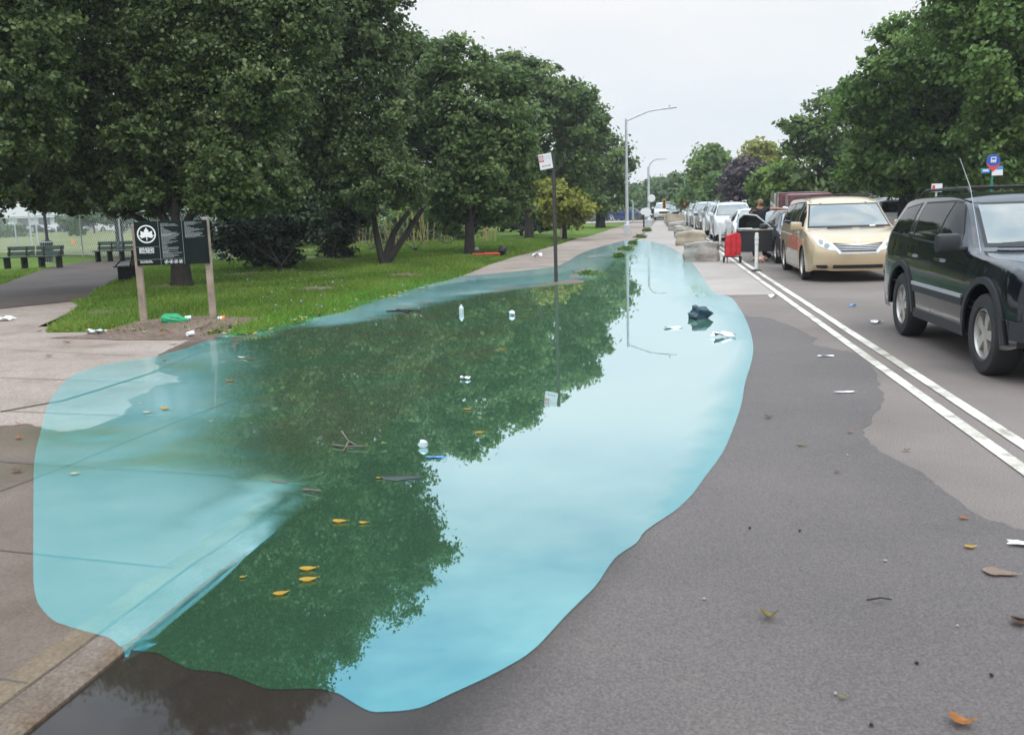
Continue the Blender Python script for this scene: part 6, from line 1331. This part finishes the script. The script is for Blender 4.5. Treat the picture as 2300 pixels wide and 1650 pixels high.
# ================================================================ litter
def scrap(name, x, y, w_, d_, h_, m, label, cat, rz=0, seed=0, z=None, grp=None, curl=.5):
    q = D(x, y); s = kx(q.y) + KW - q.x; gz = (H1(q.x, q.y) if s > 0 else 0) + (.014 if z is None else z)
    if sdist(LAWNPOLY, [(q.x, q.y)])[0] > 0: gz = lz(q.x, q.y) + .012
    bm = bmesh.new(); bmesh.ops.create_grid(bm, x_segments=9, y_segments=9, size=.5); rn = random.Random(seed + int(x)); ph = [rn.uniform(0, 6) for _ in range(8)]
    for v in bm.verts:
        p = v.co.copy(); r = 1 + .18 * math.sin(5 * math.atan2(p.y, p.x) + ph[0]) + .1 * math.sin(9 * math.atan2(p.y, p.x) + ph[1])
        zz = .5 + .5 * math.sin(5 * p.x + ph[2] + 2 * p.y) * math.cos(6 * p.y + ph[3]) + rn.uniform(-.12, .12)
        v.co = Vector((p.x * w_ * r, p.y * d_ * r, max(0, zz) * h_))
    g = MB(); g.bm.free(); g.bm = bm
    ext = bmesh.ops.solidify(bm, geom=bm.faces[:], thickness=.0015)
    o = g.build(name, m, None, True, 40, (q.x, q.y, gz)); o.rotation_euler = (0, 0, rz); return tag(o, label, cat, grp)
pap = M['paper']; lfY = mat('yellow leaf', (.62, .40, .05), .6, noise=(60, .25)); lfO = mat('orange brown leaf', (.48, .19, .045), .65, noise=(50, .3)); lfB = mat('brown leaf', (.24, .13, .07), .75, noise=(50, .3)); lfP = mat('pale leaf', (.62, .58, .42), .7, noise=(50, .2)); lfG = mat('olive curled leaf', (.30, .24, .09), .7, noise=(50, .3))
def fleaf(x, y, L_, m, label, rz, grp=None, curl=.25, z=None, seed=0, lobes=0):
    q = D(x, y); s = kx(q.y) + KW - q.x; gz = (H1(q.x, q.y) if s > 0 else 0) + (.016 if z is None else z)
    if sdist(LAWNPOLY, [(q.x, q.y)])[0] > 0: gz = lz(q.x, q.y) + .02
    g = MB(); n = 8; rn = random.Random(seed + int(x * 3 + y)); rows = []
    for i in range(n + 1):
        t = i / n; wd = L_ * .30 * math.sin(math.pi * t ** .8) * (1 + (.28 * math.sin(7 * t + rn.uniform(0, 1)) if lobes else 0)) + .001; zz = L_ * curl * (4 * (t - .5) ** 2) * rn.uniform(.8, 1.1)
        rows.append([g.bm.verts.new((L_ * (t - .5), k * wd * .5, zz + abs(k) * wd * curl * .6)) for k in (-2, -1, 0, 1, 2)])
    for a_, b_ in zip(rows, rows[1:]):
        for k in range(4): g.bm.faces.new((a_[k], a_[k + 1], b_[k + 1], b_[k]))
    bmesh.ops.solidify(g.bm, geom=g.bm.faces[:], thickness=.001)
    g.tube([(L_ * .48, 0, L_ * curl), (L_ * .60, .01, L_ * curl * .6)], .0012, 4)
    o = g.build('fallen_leaf', m, None, True, 60, (q.x, q.y, gz)); o.rotation_euler = (0, 0, rz); return tag(o, label, 'leaf', grp)
FG = 'yellow leaves floating on the blue puddle'
for x, y, L_, r, lb in ((683, 1266, .085, .2, 'yellow leaf floating on the dark reflection, upper of a close pair'), (683, 1290, .085, .3, 'yellow leaf floating on the dark reflection, lower of a close pair'), (622, 1321, .07, .5, 'yellow leaf floating left of and below the close pair'), (753, 1160, .085, .0, 'yellow leaf floating above the close pair, next to a smaller one'), (805, 1163, .055, .1, 'small yellow leaf floating right of another above the close pair'), (1036, 910, .07, .1, 'small orange-yellow leaf floating in mid puddle left of the sign pole reflection'), (1063, 962, .08, .3, 'yellow leaf floating in mid puddle below the reflected sign pole'), (1113, 777, .08, .2, 'tiny orange leaf floating in the upper middle of the puddle'), (538, 1284, .03, .4, 'tiny orange speck of leaf near the kerb in the puddle'), (841, 1063, .05, .2, 'tiny yellow leaf beside the dark drain patch')):
    fleaf(x, y, L_, lfY, lb, r, FG, .1)
for x, y, L_, m_, lb in ((367, 917, .10, lfY, 'bright yellow leaf on the blue-tinted pavement'), (328, 925, .08, lfP, 'pale leaf just left of the bright yellow leaf'), (510, 851, .10, lfO, 'orange-brown leaf on the blue pavement near the lawn'), (538, 798, .13, lfP, 'pale curled leaf on the wet slab below the lawn'), (560, 800, .09, lfB, 'thin brown leaf right of the pale curled leaf'), (312, 904, .04, lfP, 'tiny white leaf fragment on the blue slab'), (168, 1064, .06, lfP, 'pale pinkish leaf at the left part of the blue slab'), (468, 943, .035, lfP, 'tiny pale leaf fragment in the middle of the blue slab'), (43, 982, .07, lfO, 'red-brown leaf on the damp slab at the left edge'), (40, 1057, .08, lfB, 'brown leaf flattened on the damp slab at the left edge'), (42, 949, .05, lfO, 'small orange leaf near the damp stain edge'), (150, 765, .13, lfB, 'brown leaf on the dry slab left of the soil'), (385, 768, .14, lfP, 'pale leaf at the dry pavement near the soil'), (110, 796, .10, lfB, 'curled brown leaf on the dry slab'), (365, 806, .08, lfO, 'red leaf at the edge of the blue tint')):
    fleaf(x, y, L_, m_, lb, random.Random(int(x)).uniform(-.4, .5), None, .2)
rn = random.Random(8)
for k in range(26):
    x = rn.uniform(80, 560); y = 745 - 8 * rn.random() ** 2 + rn.uniform(-8, 2); fleaf(x, y, rn.uniform(.06, .11), (lfB, lfO, lfP, lfY)[k % 4], 'dry fallen leaf scattered along the soil edge of the lawn', rn.uniform(0, 6), 'dry leaves along the soil edge', .25, .02)
for k in range(34):
    t = rn.random(); x = 560 + 400 * t; y = 742 - 108 * t + rn.uniform(-3, 7) - 14 * math.sin(3.1 * t) * .2; fleaf(x, y, rn.uniform(.07, .12), (lfP, lfP, lfY, lfB)[k % 4], 'pale fallen leaf along the flooded edge of the lawn', rn.uniform(0, 6), 'pale leaves along the flooded lawn edge', .25, .03)
for x, y, L_, m_, lb, cu in ((1703, 1372, .075, lfG, 'curled olive leaf on the damp asphalt', .5), (2130, 1607, .085, lfO, 'broad orange leaf at the bottom right of the photo', .3), (2149, 1215, .06, lfY, 'flat amber leaf on the damp asphalt at the right', .1), (2136, 1151, .05, lfO, 'small orange leaf near the edge of the damp patch', .15), (1775, 988, .07, lfG, 'greenish yellow leaf scrap on the asphalt', .2), (1703, 927, .07, lfB, 'brown crumpled leaf on the grey asphalt', .3), (1884, 960, .05, lfO, 'tiny orange leaf near the damp patch tip', .2), (2262, 1384, .09, lfB, 'dark red leaf at the right edge of the photo', .2), (1866, 1550, .03, lfG, 'tiny tan leaf bit low on the asphalt', .2), (2008, 1000, .05, lfB, 'small brown leaf on the pale dry patch', .2), (1855, 1048, .04, lfB, 'small reddish leaf on the damp asphalt edge', .2), (2215, 1272, .15, mat('beige scrap', (.38, .28, .22), .85), 'long beige leaf smear on the asphalt at the right', .03)):
    fleaf(x, y, L_, m_, lb, random.Random(int(x)).uniform(-.5, .3), None, cu, .012, lobes=1)
scrap('paper_scrap', 1872, 871, .17, .03, .006, pap, 'long thin white paper strip on the asphalt', 'paper', .1); scrap('paper_scrap', 2258, 1209, .09, .05, .01, pap, 'white paper scrap at the right edge of the damp asphalt', 'paper', -.3)
scrap('paper_scrap', 1940, 716, .13, .12, .03, pap, 'small white paper on the lane left of the black car', 'paper'); scrap('paper_scrap', 1888, 679, .10, .07, .03, M['lightblue'], 'pale blue bit of litter on the lane beside the gold van', 'litter'); scrap('paper_scrap', 1712, 660, .14, .10, .05, pap, 'white scrap beside the double line at the pale road edge', 'paper'); scrap('paper_scrap', 1828, 791, .16, .04, .01, pap, 'pale flattened scrap on the damp asphalt', 'paper', .1)
scrap('paper_scrap', 10, 714, .28, .2, .07, pap, 'crumpled white paper at the left edge near the path', 'paper'); scrap('wrapper', 215, 744, .26, .12, .07, M['steel'], 'silvery crumpled wrapper in the soil', 'wrapper'); scrap('paper_scrap', 1190, 571, .3, .25, .13, pap, 'white crumpled litter on the far pavement', 'litter'); scrap('foam_scrap', 1055, 563, .2, .2, .18, pap, 'white scrap in the grass left of the ivy-clad trunk', 'litter')
scrap('plastic_bag', 1603, 748, .26, .10, .07, pap, 'white plastic bag floating at the right edge of the puddle', 'bag', .1, 2); scrap('plastic_scrap', 1491, 728, .22, .06, .02, pap, 'flat white scrap floating in the pale part of the puddle', 'litter', .05); scrap('plastic_scrap', 965, 1016, .12, .03, .006, M['lightblue'], 'thin bluish strip floating under the plastic lump', 'litter', .1); scrap('plastic_scrap', 1030, 842, .09, .05, .03, pap, 'tiny white fleck floating in mid puddle', 'litter')
g = MB(); q = D(1553, 706); g.blob((0, 0, .07), (.15, .12, .13), 3, .28, 5); g.blob((-.08, -.02, .04), (.10, .1, .07), 2, .3, 3); tag(g.build('rubbish_bag', mat('black bag', (.015, .045, .065), .35), loc=(q.x, q.y, .0), smooth=True, angle=50), 'crumpled black plastic bag standing in the puddle', 'bag')
# bottle, lump of plastic
q = D(1022, 694); bt = empty('plastic_bottle', (q.x, q.y, 0), 0, 'clear plastic bottle standing upright in the puddle', 'bottle'); clear = mat('clear plastic', (.55, .68, .70), .15, coat=1)
g = MB(); g.lathe([(0, .0), (.05, .0), (.055, .05), (.05, .12), (.055, .2), (.05, .25), (.022, .30), (.022, .32)], n=16); g.build('bottle', clear, bt, True, 40); g = MB(); g.lathe([(.024, .315), (.024, .345), (0, .345)], n=12); g.build('cap', M['white'], bt); bt.scale = (.75, .75, .42)
for x, y, r_, lb in ((1134, 699, .055, 'whitish plastic cup bobbing in the upper puddle'), (937, 992, .038, 'translucent plastic lump floating in the middle of the puddle')):
    q = D(x, y); g = MB(); g.blob((0, 0, r_ * .5), (r_, r_ * .9, r_ * .9), 2, .18, int(x)); tag(g.build('plastic_lump', clear, loc=(q.x, q.y, .01), smooth=True, angle=40), lb, 'litter')
# drain patch, twigs
q = D(885, 1062); g = MB(); g.blob((0, 0, 0), (.13, .05, .012), 2, .25, 3); tag(g.build('leaf_clump', mat('wet dark leaves', (.015, .03, .022), .4), loc=(q.x, q.y, .012), smooth=True), 'dark sodden leaf clump floating in the puddle', 'leaf clump')
def twig(pts, r_, label, m=M['barkpale'], leafs=0, z=.02):
    W_ = [D(x, y, z) for x, y in pts[0]]; b_ = W_[0].copy(); root = empty('twig', b_, 0, label, 'twig')
    g = MB()
    for ln in pts: Q = [D(x, y, z) - b_ + Vector((0, 0, .004 * i)) for i, (x, y) in enumerate(ln)]; g.tube(Q, [r_ * (1 - .5 * i / len(Q)) for i in range(len(Q))], 6)
    g.build('wood', m, root, True)
    if leafs:
        rg = np.random.default_rng(5); e_ = D(*pts[0][-1], z) - b_; c = np.array([tuple(e_)]) + rg.normal(size=(leafs, 3)) * np.array([.12, .12, .01]); V_ = np.stack([c + rg.normal(size=(leafs, 3)) * .014 for _ in range(3)], 1).reshape(-1, 3); V_[:, 2] = np.abs(V_[:, 2]) + .004
        link('leaves', np_mesh('leaves', V_, np.arange(len(V_)).reshape(-1, 3), rg.random(leafs)), LM['hedge'], root)
twig([[(757, 955), (772, 978), (790, 988)], [(735, 985), (770, 990), (815, 990)], [(772, 978), (760, 1000)]], .008, 'leafy twig lying in the puddle by the submerged kerb', leafs=14)
twig([[(672, 1084), (690, 1086), (712, 1090)]], .010, 'short pale stick floating at the corner of the kerb'); twig([[(434, 728), (455, 722), (470, 711)]], .012, 'pale stick lying on the soil by the right sign post', z=.08)
twig([[(1920, 1328), (1950, 1325), (1975, 1331)]], .004, 'small dark twig on the damp asphalt', M['bark']); twig([[(855, 690), (900, 688), (930, 690)], [(880, 686), (905, 692)]], .02, 'dark debris strip at the upper edge of the puddle', M['bark'])
twig([[(2240, 1366), (2262, 1372), (2280, 1380)]], .006, 'dark twig at the right edge of the photo', M['bark'])
rn = random.Random(11)
for i, (x, y) in enumerate(((2030, 1473), (1850, 1540), (1772, 1178), (1960, 1245), (2195, 1500), (1877, 1010), (1660, 1172), (2120, 1390), (1930, 1610), (1560, 1330))):
    g = MB(); q = D(x, y); g.blob((0, 0, .004), (.008, .007, .006), 1, .3, i); tag(g.build('pebble', M['stone'] if i % 2 else M['bark'], loc=(q.x, q.y, .006)), 'tiny dark pebble lying on the damp asphalt', 'pebble', 'tiny pebbles on the damp asphalt')
# green bag, cups
q = D(384, 712, .06); gb = empty('green_bag', (q.x, q.y, .05), yaw, 'green plastic bag lying between the sign posts', 'bag')
grn = mat('green plastic', (.012, .30, .12), .4, noise=(14, .2), bump=(16, 1.2))
bm = bmesh.new(); bmesh.ops.create_icosphere(bm, subdivisions=4, radius=1)
for v in bm.verts:
    p = v.co.copy(); t = (p.x + 1) / 2; k = 1 - .45 * t + .06 * math.sin(9 * p.y + 6 * p.x) + .05 * math.sin(13 * p.z + 4 * p.x)
    v.co = Vector((p.x * .19 + .03 * (t > .5), p.y * .11 * k, max(-.05, (p.z * .13 * k - .045 * t)) + .055))
g = MB(); g.bm.free(); g.bm = bm; g.build('bag', grn, gb, True, 60)
g = MB(); g.tube([(.16, 0, .04), (.25, -.01, .03)], [.035, .02], 8); g.build('knot', grn, gb, True)
for x, y, lb, m_, ro in ((417, 706, 'white cup beside the green bag', pap, .3), (490, 707, 'white and orange cup at the foot of the right sign post', M['orangesign'], .2), (421, 741, 'white paper cup on the soil edge in front of the sign', pap, 1.2)):
    q = D(x, y, .06); c_ = empty('cup', (q.x, q.y, .075), ro, lb, 'cup'); g = MB(); g.lathe([(.0, -.05), (.03, -.05), (.04, .05), (.037, .05), (.028, -.045)], 'X', n=16); g.build('cup_wall', pap if m_ is pap else pap, c_, True)
    if m_ is not pap: g = MB(); g.lathe([(.041, .02), (.043, .06), (0, .06)], 'X', n=16); g.build('lid', m_, c_, True)
q = D(1078, 566, .08); rk = empty('scooter_wreck', (q.x, q.y, .08), 0, 'red and black discarded object lying in the grass beside the ivy-clad trunk', 'litter')
g = MB(); g.box((0, 0, .06), (1.0, .25, .08), bev=.03); g.build('red_part', M['signred'], rk); g = MB(); g.blob((.55, 0, .16), (.16, .14, .17), 2, .15); g.build('black_hood', M['blackplastic'], rk, True); g = MB(); g.box((-.3, 0, .12), (.5, .2, .06), bev=.02); g.build('black_strip', M['blackplastic'], rk, True)
# ================================================================ thin haze
hz = bpy.data.materials.new('haze'); hz.use_nodes = True; nt = hz.node_tree; nt.nodes.clear()
o_ = N(nt, 'ShaderNodeOutputMaterial'); v_ = N(nt, 'ShaderNodeVolumePrincipled'); v_.inputs['Color'].default_value = (.9, .95, 1, 1); v_.inputs['Density'].default_value = .00065; v_.inputs['Anisotropy'].default_value = .2
nt.links.new(v_.outputs[0], o_.inputs['Volume'])
g = MB(); g.box((0, 190, 14), (420, 460, 31)); o = g.build('haze', hz); o['kind'] = 'stuff'; o['label'] = 'thin pale haze in the air over the far street'
